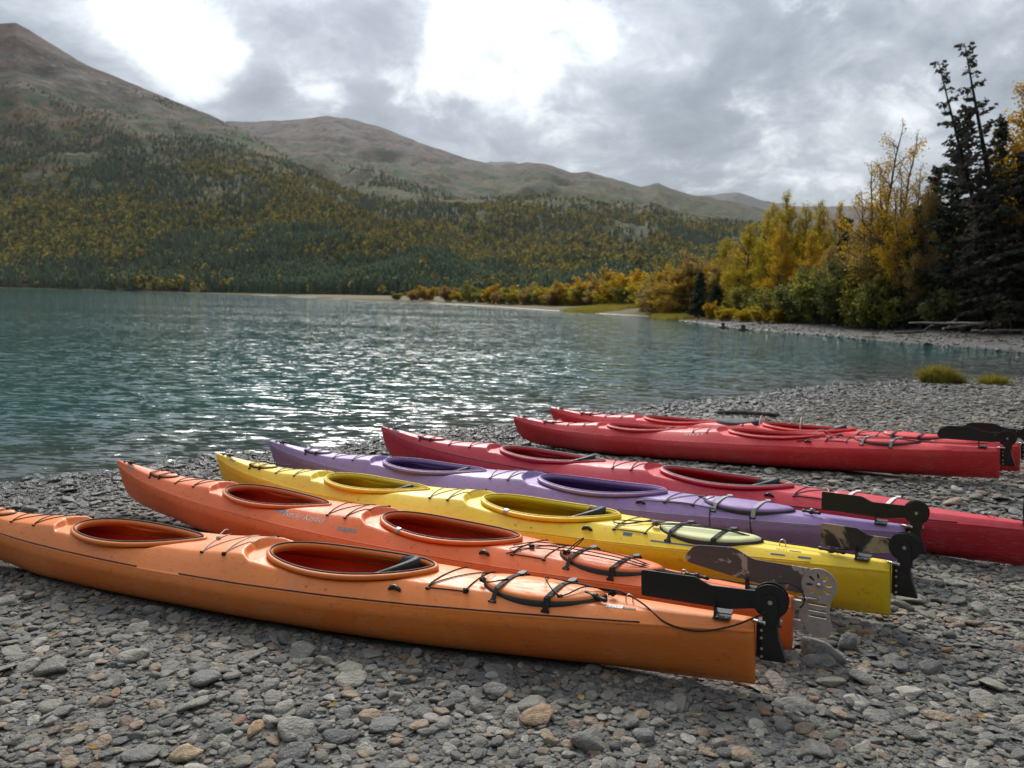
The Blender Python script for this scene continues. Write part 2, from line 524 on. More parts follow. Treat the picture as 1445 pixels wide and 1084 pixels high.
# the mountains ---------------------------------------------------------------
def mountain_material(green_top, tint):
    def fn(t):
        p = world_pos(t)
        sep = t.node('ShaderNodeSeparateXYZ'); t.link(p, sep.inputs[0])
        n_big = t.noise(p, 0.0035, 5, 0.55)
        n_mid = t.noise(t.mapping(p, (50, 20, 3), (0, 0, -.35), (1.0, .42, .42)), 0.014, 7, 0.62)
        n_fine = t.noise(t.mapping(p, (5, 90, 3)), 0.045, 7, 0.70)
        n_dot = t.noise(t.mapping(p, (11, 2, 8)), 0.16, 3, 0.6)
        rock = t.mix(t.smooth(n_mid, 0.42, 0.58), (0.042, 0.032, 0.027), (0.108, 0.084, 0.068))
        rock = t.mix(t.smooth(n_fine, 0.52, 0.70, 0, .85), rock, (0.25, 0.225, 0.20))
        rock = t.mix(t.math('MULTIPLY', t.smooth(n_big, 0.48, 0.62), 0.7), rock, (0.105, 0.056, 0.038))
        shrub = t.mix(t.smooth(n_fine, 0.40, 0.60), (0.028, 0.056, 0.022), (0.098, 0.070, 0.034))
        shrub = t.mix(t.math('MULTIPLY', t.smooth(n_mid, 0.52, 0.66), 0.8), shrub, (0.135, 0.080, 0.038))
        shrub = t.mix(t.math('MULTIPLY', t.smooth(n_mid, 0.46, 0.38), 0.8), shrub, (0.030, 0.070, 0.028))
        forest = t.mix(t.smooth(n_dot, 0.40, 0.58), (0.024, 0.040, 0.020), (0.075, 0.082, 0.026))
        forest = t.mix(t.math('MULTIPLY', t.smooth(n_dot, 0.55, 0.64), t.smooth(n_mid, 0.40, 0.56)), forest, (0.26, 0.18, 0.035))
        z = t.math('ADD', sep.outputs[2], t.math('MULTIPLY', t.math('SUBTRACT', n_mid, 0.5), green_top * 0.9))
        z = t.math('ADD', z, t.math('MULTIPLY', t.math('SUBTRACT', n_big, 0.5), green_top * 0.7))
        c = t.mix(t.smooth(z, green_top * 0.38, green_top * 0.72), forest, shrub)
        c = t.mix(t.smooth(z, green_top * 0.85, green_top * 1.35), c, rock)
        # scree stripes and rusty patches over the mid slope
        c = t.mix(t.math('MULTIPLY', t.smooth(n_fine, 0.60, 0.72), t.smooth(z, green_top * 0.6, green_top)), c, (0.18, 0.135, 0.105))
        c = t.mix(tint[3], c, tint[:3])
        hgt = t.math('ADD', n_mid, t.math('MULTIPLY', n_fine, 0.35))
        return principled(t, c, 0.95, normal=t.bump(hgt, 0.9, 26.0), spec=0.1)
    return fn

def interp_path(pts, xs):
    pts = np.array(pts, float)
    return [np.interp(xs, pts[:, 0], pts[:, k]) for k in range(1, pts.shape[1])]

MOUNT = {}
def mountain(key, ridge, foot, ncol, nrow, expo, mat, rough, seed, label):
    """ridge: (pixel x, pixel y, plan distance); foot: (pixel x, plan distance)"""
    x0, x1 = ridge[0][0], ridge[-1][0]
    xs = np.linspace(x0, x1, ncol)
    ry, rd = interp_path(ridge, xs)
    ker = np.exp(-np.linspace(-2, 2, 9) ** 2); ker /= ker.sum()
    rd = np.convolve(np.pad(rd, 20, 'edge'), np.ones(41) / 41, 'valid')
    fd, = interp_path(foot, xs)
    fd = np.convolve(np.pad(fd, 10, 'edge'), np.ones(21) / 21, 'valid')
    dirs = np.array([ray(a, b) for a, b in zip(xs, ry)])
    top = CAM[None] + dirs * rd[:, None]
    hz = top[:, 2]
    s = np.linspace(0, 1.35, nrow)
    P = np.zeros((ncol, nrow, 3))
    r = fd[:, None] + (rd - fd)[:, None] * s[None, :]
    P[..., 0] = dirs[:, None, 0] * r; P[..., 1] = dirs[:, None, 1] * r
    sc = np.minimum(s, 1)
    prof = sc ** expo
    back = np.clip(s - 1, 0, 1)
    zz = hz[:, None] * (prof[None, :] - 1.3 * back[None, :] * (s[None, :] > 1) - 1.5 * back[None, :] ** 2)
    X, Y = P[..., 0], P[..., 1]
    env = np.sin(np.clip(s, 0, 1) * math.pi) ** 0.7
    amp = rough * hz.max()
    gull = np.abs(fbm(X / (rough * 2600), Y / (rough * 5200), 5, seed)) * 2
    zz = zz + env[None, :] * amp * (0.9 * fbm(X / 620, Y / 620, 5, seed + 5) - 0.55 * gull + 0.25)
    zz = zz + (hz.max() * 0.006) * fbm(X / 60, Y / 60, 3, seed + 9) * np.clip(s * 3, 0, 1)[None, :]
    zz[:, 0] = -6.0
    P[..., 2] = zz
    mb = MB(); mb.grid(P)
    o = mb.build('mountain', mat, smooth=True)
    tag(o, label, kind='structure')
    MOUNT[key] = P
    return o

mountain('C', [(560, 300, 9000), (640, 250, 9000), (690, 226, 9000), (722, 227, 9000), (770, 240, 9000), (860, 268, 9000), (960, 280, 8500), (990, 275, 8500), (1040, 270, 8500),
               (1080, 283, 8500), (1120, 290, 8500), (1200, 289, 8500), (1300, 300, 8500), (1445, 312, 8500), (1700, 330, 8500), (2000, 330, 8500)],
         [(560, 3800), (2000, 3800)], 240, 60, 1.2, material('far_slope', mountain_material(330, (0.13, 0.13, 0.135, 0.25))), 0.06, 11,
         'distant bluish bare mountain at the end of the valley')
mountain('B', [(150, 260, 4600), (250, 190, 4600), (320, 171, 4600), (400, 170, 4600), (440, 166, 4600), (460, 163, 4600), (500, 169, 4600), (540, 180, 4600), (580, 196, 4500), (620, 210, 4400), (660, 224, 4300),
               (700, 234, 4200), (730, 231, 4150), (745, 229, 4150), (775, 233, 4100), (805, 243, 4100), (830, 242, 4000), (870, 253, 4000), (905, 263, 3950), (918, 261, 3940), (928, 257, 3940), (940, 263, 3930), (960, 270, 3900), (990, 276, 3900),
               (1030, 284, 3800), (1080, 296, 3700), (1130, 312, 3500), (1200, 330, 3300), (1300, 350, 3000), (1500, 380, 2600), (1800, 405, 2200)],
         [(150, 900), (700, 620), (1000, 520), (1300, 520), (1800, 700)], 520, 130, 1.25, material('mid_slope', mountain_material(540, (0.12, 0.11, 0.10, 0.05))), 0.07, 23,
         'rounded brown tundra mountain with forested foot behind the nearer slope')
mountain('A', [(-900, 300, 2500), (-500, 150, 2600), (-250, 70, 2600), (-90, 40, 2600), (0, 32, 2600), (22, 32, 2600), (40, 42, 2600), (70, 60, 2600), (110, 85, 2580), (150, 103, 2560), (200, 124, 2520), (250, 144, 2480), (300, 163, 2420),
               (330, 178, 2350), (380, 207, 2200), (430, 236, 2050), (500, 272, 1800), (560, 301, 1600), (620, 329, 1400), (700, 364, 1300), (760, 390, 1150), (830, 413, 950), (870, 422, 850)],
         [(-900, 1500), (0, 1120), (150, 1000), (300, 850), (400, 680), (500, 600), (600, 600), (700, 620), (780, 640), (870, 650)], 620, 150, 1.18, material('near_slope', mountain_material(410, (0.1, 0.1, 0.1, 0.0))), 0.075, 41,
         'steep mountainside with dark spruce and yellow birch forest below bare brown summit')

# pale strip of grassy shore under the forest
def grass_strip_mat(t):
    p = world_pos(t)
    n = t.noise(p, 0.25, 4)
    return principled(t, t.mix(t.smooth(n, 0.35, 0.65), (0.065, 0.052, 0.016), (0.11, 0.082, 0.028)), 0.95, spec=0.1)
xs = np.linspace(-900, 905, 260)
fd, = interp_path([(-900, 1500), (0, 1120), (150, 1000), (300, 830), (400, 560), (500, 355), (600, 290), (700, 215), (780, 180), (870, 160), (905, 150)], xs)
fd = np.convolve(np.pad(fd, 10, 'edge'), np.ones(21) / 21, 'valid')
Pst = np.zeros((len(xs), 4, 3))
for i, (a, f) in enumerate(zip(xs, fd)):
    d = ray(a, 420)
    wv = 1 + 0.035 * math.sin(a * 0.021) + 0.02 * math.sin(a * 0.073)
    for j, (k, z) in enumerate([(0.955 * wv, -0.2), (0.965 * wv, 0.12), (1.03, .45), (max(1.12, 660 / f), 1.2)]):
        Pst[i, j] = (d[0] * f * k, d[1] * f * k, z)
mb = MB(); mb.grid(Pst)
strip = mb.build('far_shore', material('shore_grass', grass_strip_mat))
tag(strip, 'thin strip of dry yellow grass along the far lake shore', kind='structure')

# added slope, unseen behind the camera, blocks sky light from the hull sides
xs_b = np.linspace(-1400, 1400, 90); ss_b = np.linspace(0, 1, 40)
XB, SB = np.meshgrid(xs_b, ss_b, indexing='ij')
YB = -26 - SB * 900 - 0.00006 * 0 * XB + 18 * fbm(XB / 90, SB * 9, 3, 77)
ZB = 2.0 + 520 * SB ** 1.02 * (1 + .35 * fbm(XB / 400, SB * 3, 4, 78)) + 6 * fbm(XB / 40, SB * 22, 3, 79) * np.clip(SB * 8, 0, 1)
ZB[:, 0] = 0.5
mb = MB(); mb.grid(np.stack([XB, YB, ZB], -1)[:, ::-1])
o = mb.build('mountain', MATS['near_slope'])
tag(o, 'unseen wooded slope added behind the beach to block sky light', kind='structure')
# ----------------------------------------------------------------------------
# instanced ground cover and far forest (uncountable: kind = stuff)
# ----------------------------------------------------------------------------
def instancer(name, pts, rot, scl, idx, sources, parent=None):
    src = bpy.data.collections.new(name + '_source')
    for k, me in enumerate(sources):
        src.objects.link(bpy.data.objects.new('%s_source_%02d' % (name, k), me))
    me = bpy.data.meshes.new(name)
    n = len(pts)
    me.vertices.add(n); me.vertices.foreach_set('co', np.asarray(pts, np.float32).ravel())
    for nm, arr in (('rot', rot), ('scl', scl)):
        a = me.attributes.new(nm, 'FLOAT_VECTOR', 'POINT'); a.data.foreach_set('vector', np.asarray(arr, np.float32).ravel())
    a = me.attributes.new('idx', 'INT', 'POINT'); a.data.foreach_set('value', np.asarray(idx, np.int32))
    o = link(name, me, parent)
    ng = bpy.data.node_groups.new(name + '_nodes', 'GeometryNodeTree')
    ng.interface.new_socket('Geometry', in_out='INPUT', socket_type='NodeSocketGeometry')
    ng.interface.new_socket('Geometry', in_out='OUTPUT', socket_type='NodeSocketGeometry')
    N, Lk = ng.nodes, ng.links
    gi = N.new('NodeGroupInput'); go = N.new('NodeGroupOutput')
    ci = N.new('GeometryNodeCollectionInfo'); ci.inputs['Collection'].default_value = src
    ci.inputs['Separate Children'].default_value = True; ci.inputs['Reset Children'].default_value = True
    iop = N.new('GeometryNodeInstanceOnPoints'); iop.inputs['Pick Instance'].default_value = True
    def attr(nm, typ):
        a = N.new('GeometryNodeInputNamedAttribute'); a.data_type = typ; a.inputs['Name'].default_value = nm
        return a.outputs['Attribute']
    e2r = N.new('FunctionNodeEulerToRotation')
    Lk.new(attr('rot', 'FLOAT_VECTOR'), e2r.inputs[0])
    Lk.new(gi.outputs[0], iop.inputs['Points'])
    Lk.new(ci.outputs[0], iop.inputs['Instance'])
    Lk.new(attr('idx', 'INT'), iop.inputs['Instance Index'])
    Lk.new(e2r.outputs[0], iop.inputs['Rotation'])
    Lk.new(attr('scl', 'FLOAT_VECTOR'), iop.inputs['Scale'])
    Lk.new(iop.outputs[0], go.inputs[0])
    md = o.modifiers.new('scatter', 'NODES'); md.node_group = ng
    return o

def far_tree_mat(stops):
    def fn(t):
        r = t.node('ShaderNodeObjectInfo').outputs['Random']
        n = t.noise(obj_coord(t), 6, 3)
        c = t.ramp(r, stops)
        c = t.mix(t.smooth(n, 0.35, 0.7), t.mix(0.35, c, (0.02, 0.025, 0.012)), c)
        return principled(t, c, 0.95, spec=0.05)
    return fn
M_FSPRUCE = material('far_spruce', far_tree_mat([(0, (0.030, 0.055, 0.034)), (0.5, (0.050, 0.080, 0.040)), (1, (0.080, 0.108, 0.048))]))
M_FBIRCH = material('far_birch', far_tree_mat([(0, (0.12, 0.14, 0.04)), (0.35, (0.26, 0.245, 0.055)), (0.7, (0.46, 0.37, 0.075)), (1, (0.60, 0.44, 0.08))]))

def far_spruce_mesh(seed):
    r = np.random.default_rng(seed); mb = MB()
    mb.tube([(0, 0, 0), (0, 0, 0.4)], 0.02, 4)
    nl = 5
    for k in range(nl):
        z0 = 0.08 + 0.80 * k / nl; z1 = min(1.0, z0 + 0.32); R = 0.19 * (1 - k / nl) ** 0.8 + 0.02
        m = 8; a = np.linspace(0, 2 * math.pi, m, endpoint=False) + r.random()
        rr = R * (0.65 + 0.6 * r.random(m)); zz = z0 + 0.05 * r.random(m)
        v = np.vstack([np.stack([rr * np.cos(a), rr * np.sin(a), zz], 1), [(0, 0, z1)]])
        mb.add(v, None, [(i, (i + 1) % m, m) for i in range(m)])
    me = mb.mesh('far_spruce_%d' % seed); me.materials.append(M_FSPRUCE); return me

def far_birch_mesh(seed):
    r = np.random.default_rng(seed); mb = MB()
    mb.tube([(0, 0, 0), (0, 0, 0.5)], 0.018, 4)
    for k in range(46):
        z = 0.22 + 0.76 * r.random(); R = 0.24 * math.sin(math.pi * min(1, max(0.05, (z - 0.12) / 0.9)) ** 0.8) + 0.02
        a = r.random() * 6.28; q = R * math.sqrt(r.random())
        c = np.array([q * math.cos(a), q * math.sin(a), z]); s = 0.05 + 0.06 * r.random()
        u = r.normal(size=3); u /= np.linalg.norm(u); w = np.cross(u, r.normal(size=3)); w /= np.linalg.norm(w)
        mb.add([c - s * u - s * w, c + s * u - s * w, c + s * u + s * w, c - s * u + s * w], [(0, 1, 2, 3)])
    me = mb.mesh('far_birch_%d' % seed); me.materials.append(M_FBIRCH); return me

FAR_SRC = [far_spruce_mesh(k) for k in range(3)] + [far_birch_mesh(k) for k in range(4)]

def scatter_forest(key, n, top, seed, hmin, hmax, smax, name, label):
    r = np.random.default_rng(seed)
    P = MOUNT[key]; nc, nr = P.shape[:2]
    xs = np.linspace(0, 1, nr) * 1.35
    # weight by screen-facing area: dense in rows, uniform in columns
    u = r.random(n * 6) * (nc - 1); s = (r.random(n * 6) ** 1.15) * smax / 1.35 * (nr - 1) + 0.6
    i = np.clip(u.astype(int), 0, nc - 2); j = np.clip(s.astype(int), 0, nr - 2); fu = (u - i)[:, None]; fs = (s - j)[:, None]
    Q = (P[i, j] * (1 - fu) + P[i + 1, j] * fu) * (1 - fs) + (P[i, j + 1] * (1 - fu) + P[i + 1, j + 1] * fu) * fs
    z = Q[:, 2]
    pat = fbm(Q[:, 0] / 120, Q[:, 1] / 120, 4, seed + 3); patb = fbm(Q[:, 0] / 260, Q[:, 1] / 260, 3, seed + 8)
    prob = np.clip(1.05 - z / top + 1.5 * pat, 0, 1)
    keep = (r.random(len(z)) < prob) & (z > 0.5)
    Q = Q[keep][:n]; pat = pat[keep][:n]; patb = patb[keep][:n]
    z = Q[:, 2]
    m = len(Q)
    birch_p = np.clip(0.34 + 3.4 * patb + 0.22 * np.sin(np.clip(z / top, 0, 1) * 3.14) - 0.35 * (z < top * 0.10), 0.05, 0.9)
    birch = r.random(m) < birch_p
    idx = np.where(birch, 3 + r.integers(0, 4, m), r.integers(0, 3, m))
    h = (hmin + (hmax - hmin) * r.random(m)) * np.where(birch, 0.85, 1.0) * np.clip(1.15 - 0.6 * z / top, 0.5, 1.1)
    wd = h * np.where(birch, 1.1, 1.0) * (0.8 + 0.5 * r.random(m))
    Q[:, 2] -= 0.6
    rot = np.zeros((m, 3)); rot[:, 2] = r.random(m) * 6.28
    o = instancer(name, Q, rot, np.stack([wd, wd, h], 1), idx, FAR_SRC)
    tag(o, label, 'forest', kind='stuff')
    return o
scatter_forest('A', 52000, 380, 5, 8, 14, 0.98, 'hillside_forest', 'mixed dark spruce and yellow birch forest on the near mountainside')
scatter_forest('B', 36000, 460, 6, 10, 17, 0.50, 'hillside_forest', 'hazy mixed forest on the lower slope of the rounded mountain')

# ----------------------------------------------------------------------------
# trees on the near bank
# ----------------------------------------------------------------------------
def bark_mat(c1, c2):
    def fn(t):
        p = t.mapping(obj_coord(t), scale=(6, 6, 1.5))
        n = t.noise(p, 2.0, 5, 0.6)
        return principled(t, t.mix(t.smooth(n, 0.35, 0.65), c1, c2), 0.9, normal=t.bump(n, 0.6, 0.02), spec=0.2)
    return fn
def leaf_mat(stops, trans=0.5):
    def fn(t):
        r = rand_island(t)
        n = t.noise(obj_coord(t), 0.55, 3)
        f = t.math('ADD', t.math('MULTIPLY', r, 0.55), t.math('MULTIPLY', t.smooth(n, 0.3, 0.7), 0.45))
        c = t.ramp(f, stops)
        d = t.node('ShaderNodeBsdfDiffuse'); t.link(c, d.inputs[0])
        tr = t.node('ShaderNodeBsdfTranslucent'); t.link(c, tr.inputs[0])
        mx = t.node('ShaderNodeMixShader'); mx.inputs[0].default_value = trans
        t.link(d.outputs[0], mx.inputs[1]); t.link(tr.outputs[0], mx.inputs[2])
        return mx.outputs[0]
    return fn
M_BARK = material('grey_bark', bark_mat((0.07, 0.06, 0.05), (0.16, 0.145, 0.125)))
M_BARKD = material('dark_bark', bark_mat((0.018, 0.015, 0.013), (0.05, 0.042, 0.036)))
M_GOLD = material('golden_leaves', leaf_mat([(0, (0.26, 0.15, 0.016)), (0.5, (0.52, 0.32, 0.025)), (1, (0.66, 0.43, 0.04))]))
M_OLIVE = material('olive_gold_leaves', leaf_mat([(0, (0.22, 0.17, 0.02)), (0.5, (0.47, 0.35, 0.03)), (1, (0.62, 0.47, 0.045))]))
M_ORANGE = material('orange_leaves', leaf_mat([(0, (0.24, 0.15, 0.03)), (0.5, (0.43, 0.28, 0.05)), (1, (0.56, 0.38, 0.07))]))
M_BROWN = material('brown_leaves', leaf_mat([(0, (0.20, 0.135, 0.05)), (0.5, (0.36, 0.25, 0.085)), (1, (0.50, 0.35, 0.11))]))
M_GREEN = material('willow_leaves', leaf_mat([(0, (0.07, 0.08, 0.03)), (0.5, (0.14, 0.15, 0.05)), (1, (0.27, 0.25, 0.075))]))
M_YGREEN = material('yellow_green_leaves', leaf_mat([(0, (0.13, 0.135, 0.03)), (0.5, (0.27, 0.255, 0.055)), (1, (0.44, 0.37, 0.08))]))
M_NEEDLE = material('spruce_needles', leaf_mat([(0, (0.036, 0.046, 0.036)), (0.6, (0.072, 0.090, 0.062)), (1, (0.125, 0.14, 0.092))], 0.2))
M_NEEDLEB = material('dead_needles', leaf_mat([(0, (0.054, 0.049, 0.042)), (0.6, (0.105, 0.094, 0.076)), (1, (0.18, 0.152, 0.118))], 0.2))

def quads_at(r, C, size, flat=0.0, elong=1.0, axis=None):
    n = len(C)
    u = r.normal(size=(n, 3)) if axis is None else axis + 0.35 * r.normal(size=(n, 3))
    u /= np.linalg.norm(u, axis=1)[:, None]
    w = r.normal(size=(n, 3)); w[:, 2] *= (1 - flat)
    w = np.cross(u, w); w /= np.linalg.norm(w, axis=1)[:, None] + 1e-9
    s = size * (0.6 + 0.8 * r.random(n))[:, None]
    a = u * s * elong; b = w * s
    V = np.stack([C - a, C - 0.15 * a + b, C + a, C - 0.15 * a - b], 1).reshape(-1, 3)
    q = np.arange(n * 4).reshape(-1, 4)
    return V, q

def poplar_meshes(seed, height=10.0, width=3.0, nleaf=5000, leaf=0.085, bare=0.0, low=0.16, stems=1, up=1.0, nbr=44):
    """returns (wood mesh, leaf mesh): tapered trunk, ascending limbs, twigs, leaves gathered on the twigs"""
    r = np.random.default_rng(seed)
    wood = MB(); tips = []
    for st in range(stems):
        off = r.normal(size=2) * (0.12 * width if stems > 1 else 0.0)
        lean = r.normal(size=2) * (0.16 if stems > 1 else 0.03)
        hh = height * (1 if st == 0 else 0.7 + 0.28 * r.random())
        zz = np.linspace(-0.3, hh, 14)
        wob = np.cumsum(r.normal(size=(14, 2)) * 0.012 * hh / 10 ** 0.5, 0)
        tr = np.stack([off[0] + lean[0] * zz + wob[:, 0], off[1] + lean[1] * zz + wob[:, 1], zz], 1)
        rad = (0.010 * hh + 0.02) * (1 - np.clip(zz / hh, 0, 1)) ** 0.8 + 0.012
        wood.tube(tr, rad, 7)
        nb = int(nbr / stems) + 3
        for b in range(nb):
            h = low + (0.97 - low) * (b + r.random()) / nb
            c = np.array([np.interp(h * hh, zz, tr[:, k]) for k in range(3)])
            a = r.random() * 6.28
            env = (0.55 + 1.5 * h if h < .3 else ((1 - h) / .7) ** .75)
            ln = width * 0.5 * (0.10 + 0.95 * env) * (0.7 + 0.6 * r.random())
            el = math.radians((28 + 30 * h) * up + 12 * r.normal())
            d = np.array([math.cos(a) * math.cos(el), math.sin(a) * math.cos(el), math.sin(el)])
            pts = [c]
            for k in range(4):
                d = d + np.array([0, 0, 0.10]) + 0.16 * r.normal(size=3); d /= np.linalg.norm(d)
                pts.append(pts[-1] + d * ln / 4)
            pts = np.array(pts)
            br = np.interp(h * hh, zz, rad) * 0.55 + 0.004
            wood.tube(pts, np.linspace(br, 0.005, 5), 4, cap=False)
            for k in range(7):
                q = 0.25 + 0.75 * r.random()
                p0 = np.array([np.interp(q * 4, range(5), pts[:, m]) for m in range(3)])
                dd = d + 0.75 * r.normal(size=3); dd /= np.linalg.norm(dd)
                tl = ln * (0.16 + 0.26 * r.random())
                p1 = p0 + dd * tl + np.array([0, 0, 0.1 * tl])
                wood.tube(np.array([p0, (p0 + p1) / 2 + 0.05 * tl * r.normal(size=3), p1]), [0.008, 0.006, 0.003], 3, cap=False)
                if r.random() > bare * (0.4 + 1.0 * h):
                    tips.append((p0, p1))
    T = np.array(tips)
    n = nleaf
    lw = np.linalg.norm(T[:, 1] - T[:, 0], axis=1) ** 1.6; k = r.choice(len(T), n, p=lw / lw.sum()); f = r.random(n)[:, None]
    C = T[k, 0] * (1 - f) + T[k, 1] * f + r.normal(size=(n, 3)) * np.array([0.12, 0.12, 0.15]) * (width / 4)
    V, q = quads_at(r, C, leaf, elong=1.15)
    lm = MB(); lm.add(V, q)
    wm = wood.mesh('poplar_wood_%d' % seed); wm.materials.append(M_BARK)
    lf = lm.mesh('poplar_leaf_%d' % seed); lf.materials.append(M_GOLD)
    wm.polygons.foreach_set('use_smooth', [True] * len(wm.polygons))
    return wm, lf

def spruce_meshes(seed, height=17.0, radius=2.4, dens=1.0, scrag=0.25, spray=0.17):
    r = np.random.default_rng(seed); wood = MB()
    zz = np.linspace(-0.3, height, 16)
    bend = 0.012 * (zz / height) ** 2 * height
    tr = np.stack([bend * r.normal(), bend * r.normal(), zz], 1) if False else np.stack([bend, 0 * zz, zz], 1)
    rad = 0.012 * height * (1 - np.clip(zz / height, 0, 1)) ** 0.9 + 0.012
    wood.tube(tr, rad, 7)
    C = []; AXS = []
    z = 0.9
    while z < height - 0.15:
        h = z / height
        nb = int(5 + 2 * r.random())
        for b in range(nb):
            if r.random() > dens * (1.05 - scrag * h): continue
            a = r.random() * 6.28
            ln = (radius * (1 - h) ** 0.85 + 0.28) * (0.45 + 0.75 * r.random())
            c = np.array([np.interp(z, zz, tr[:, 0]), 0, z + 0.15 * r.normal()])
            s = np.linspace(0, 1, 6)
            droop = -0.42 * (1 - h) * s + 0.20 * s ** 2 + (0.30 * h) * s
            pts = c + np.stack([math.cos(a) * s, math.sin(a) * s, droop], 1) * ln
            wood.tube(pts, np.linspace(0.022, 0.005, 6), 3, cap=False)
            m = max(5, int(ln * 24 * dens))
            f = 0.12 + 0.88 * r.random(m)
            P = np.stack([np.interp(f, s, pts[:, k]) for k in range(3)], 1)
            side = np.array([-math.sin(a), math.cos(a), 0]); out = np.array([math.cos(a), math.sin(a), 0])
            sg = np.where(r.random(m) < 0.5, -1, 1)[:, None]
            dirv = side * sg * 0.9 + out * 0.55 + np.array([0, 0, -0.45])
            C.append(P + dirv * 0.16 * (1.1 - f)[:, None] + 0.05 * r.normal(size=(m, 3))); AXS.append(dirv)
        z += (0.26 + 0.12 * r.random()) * (height / 17.0)
    C = np.vstack(C); AXS = np.vstack(AXS)
    V, q = quads_at(r, C, spray, elong=1.5, axis=AXS)
    V = V.reshape(-1, 4, 3); V = V.reshape(-1, 3)
    lm = MB(); lm.add(V, q)
    wm = wood.mesh('spruce_wood_%d' % seed); wm.materials.append(M_BARKD)
    lf = lm.mesh('spruce_needles_%d' % seed); lf.materials.append(M_NEEDLE)
    wm.polygons.foreach_set('use_smooth', [True] * len(wm.polygons))
    return wm, lf

def shrub_meshes(seed, height=2.6, width=3.0, nleaf=6500, leaf=0.045, stems=20):
    r = np.random.default_rng(seed); wood = MB(); T = []
    for k in range(stems):
        a = r.random() * 6.28; sp = width * 0.5 * math.sqrt(r.random()); hh = height * (0.55 + 0.5 * r.random()) * (1 - 0.35 * (sp / (width * 0.5)) ** 2)
        p0 = np.array([0.25 * sp * math.cos(a), 0.25 * sp * math.sin(a), -0.15]); p2 = np.array([sp * math.cos(a), sp * math.sin(a), hh])
        p1 = (p0 + p2) / 2 + np.array([0, 0, 0.15 * hh]) + 0.1 * r.normal(size=3)
        pts = smooth_path([p0, p1, p2], 6)
        wood.tube(pts, np.linspace(0.022, 0.005, 6), 4, cap=False)
        for j in range(7):
            f = 0.2 + 0.8 * r.random()
            q0 = np.array([np.interp(f * 5, range(6), pts[:, m]) for m in range(3)])
            d = r.normal(size=3) + np.array([0, 0, 0.6]); d /= np.linalg.norm(d)
            q1 = q0 + d * 0.16 * height * (0.5 + r.random())
            wood.tube(np.array([q0, (q0 + q1) / 2, q1]), [0.007, 0.005, 0.003], 3, cap=False)
            T.append((q0, q1))
    T = np.array(T); k = r.integers(0, len(T), nleaf); f = r.random(nleaf)[:, None]
    C = T[k, 0] * (1 - f) + T[k, 1] * f + 0.10 * r.normal(size=(nleaf, 3)) * (height / 2.4)
    C[:, 2] = np.maximum(C[:, 2], 0.08)
    V, q = quads_at(r, C, leaf, elong=1.5)
    lm = MB(); lm.add(V, q)
    wm = wood.mesh('shrub_wood_%d' % seed); wm.materials.append(M_BARK)
    lf = lm.mesh('shrub_leaf_%d' % seed); lf.materials.append(M_GREEN)
    return wm, lf

def plant(name, meshes, base, height, ref_h, label, cat, group, crown, bark=None, wide=1.0, rz=0.0, lean=(0, 0), names=('trunk', 'crown')):
    e = empty(name, base)
    k = height / ref_h
    e.scale = (k * wide, k * wide, k)
    e.rotation_euler = (lean[0], lean[1], rz)
    tag(e, label, cat, group)
    for nm, me, m in ((names[0], meshes[0], bark), (names[1], meshes[1], crown)):
        o = bpy.data.objects.new(nm, me); col.objects.link(o); o.parent = e
        if m is not None:
            o.material_slots[0].link = 'OBJECT'; o.material_slots[0].material = m
    return e

def at_dist(px, dist):
    d = ray(px, 440); x, y = d[0] * dist, d[1] * dist
    return (x, y, float(ground_z(np.array([x]), np.array([y]))[0]) - 0.05)
def top_height(px, py_top, base, dist):
    """metres from the base up to the photograph row py_top at that distance"""
    return CAM[2] + ray(px, py_top)[2] * dist - base[2]

POP = [poplar_meshes(100 + k, 10, 4.2, 17000, 0.046, low=0.06, up=0.55, nbr=84, bare=0.12) for k in range(3)]
POPB = [poplar_meshes(120, 10, 4.4, 9500, 0.040, bare=0.62, stems=3, nbr=72)]
POPF = [poplar_meshes(140 + k, 6, 3.4, 8000, 0.055, low=0.02, stems=3, nbr=60, up=.7) for k in range(2)]
SPR = [spruce_meshes(200, 17, 2.7, 1.0, 0.12, 0.105), spruce_meshes(201, 17, 1.7, 0.85, 0.48, 0.075), spruce_meshes(202, 7, 1.6, 1.0, 0.1, 0.11)]
SHR = [shrub_meshes(300 + k) for k in range(3)]

BANK_PX = [(905, 150), (920, 119), (1000, 84), (1080, 67), (1150, 64), (1220, 57), (1300, 54), (1445, 49), (1520, 46)]
def shore_dist(px):
    return float(np.interp(px, [q[0] for q in BANK_PX], [q[1] for q in BANK_PX]))

def tall(px, py, dist, proto, ref, crown, label, group, wide=1.0, lean=(0, 0), name='poplar_tree', cat='tree', bark=None, rz=None, names=('trunk', 'crown')):
    if px > 990: dist = max(dist + 9, shore_dist(px) + 11 + 2.5 * rng.random())
    b = at_dist(px, dist)
    if px < 905:
        py = py - float(np.interp(px, [600, 720, 820, 905], [0, 5, 10, 12]))
        dist = float(np.interp(px, [500, 600, 700, 780, 870, 905], [362, 296, 220, 184, 163, 153])) * 1.02
        d_ = ray(px, 440); b = (d_[0] * dist, d_[1] * dist, .55)
    return plant(name, proto, b, top_height(px, py, b, dist), ref, label, cat, group, crown, bark, wide, rng.random() * 6.28 if rz is None else rz, lean, names)

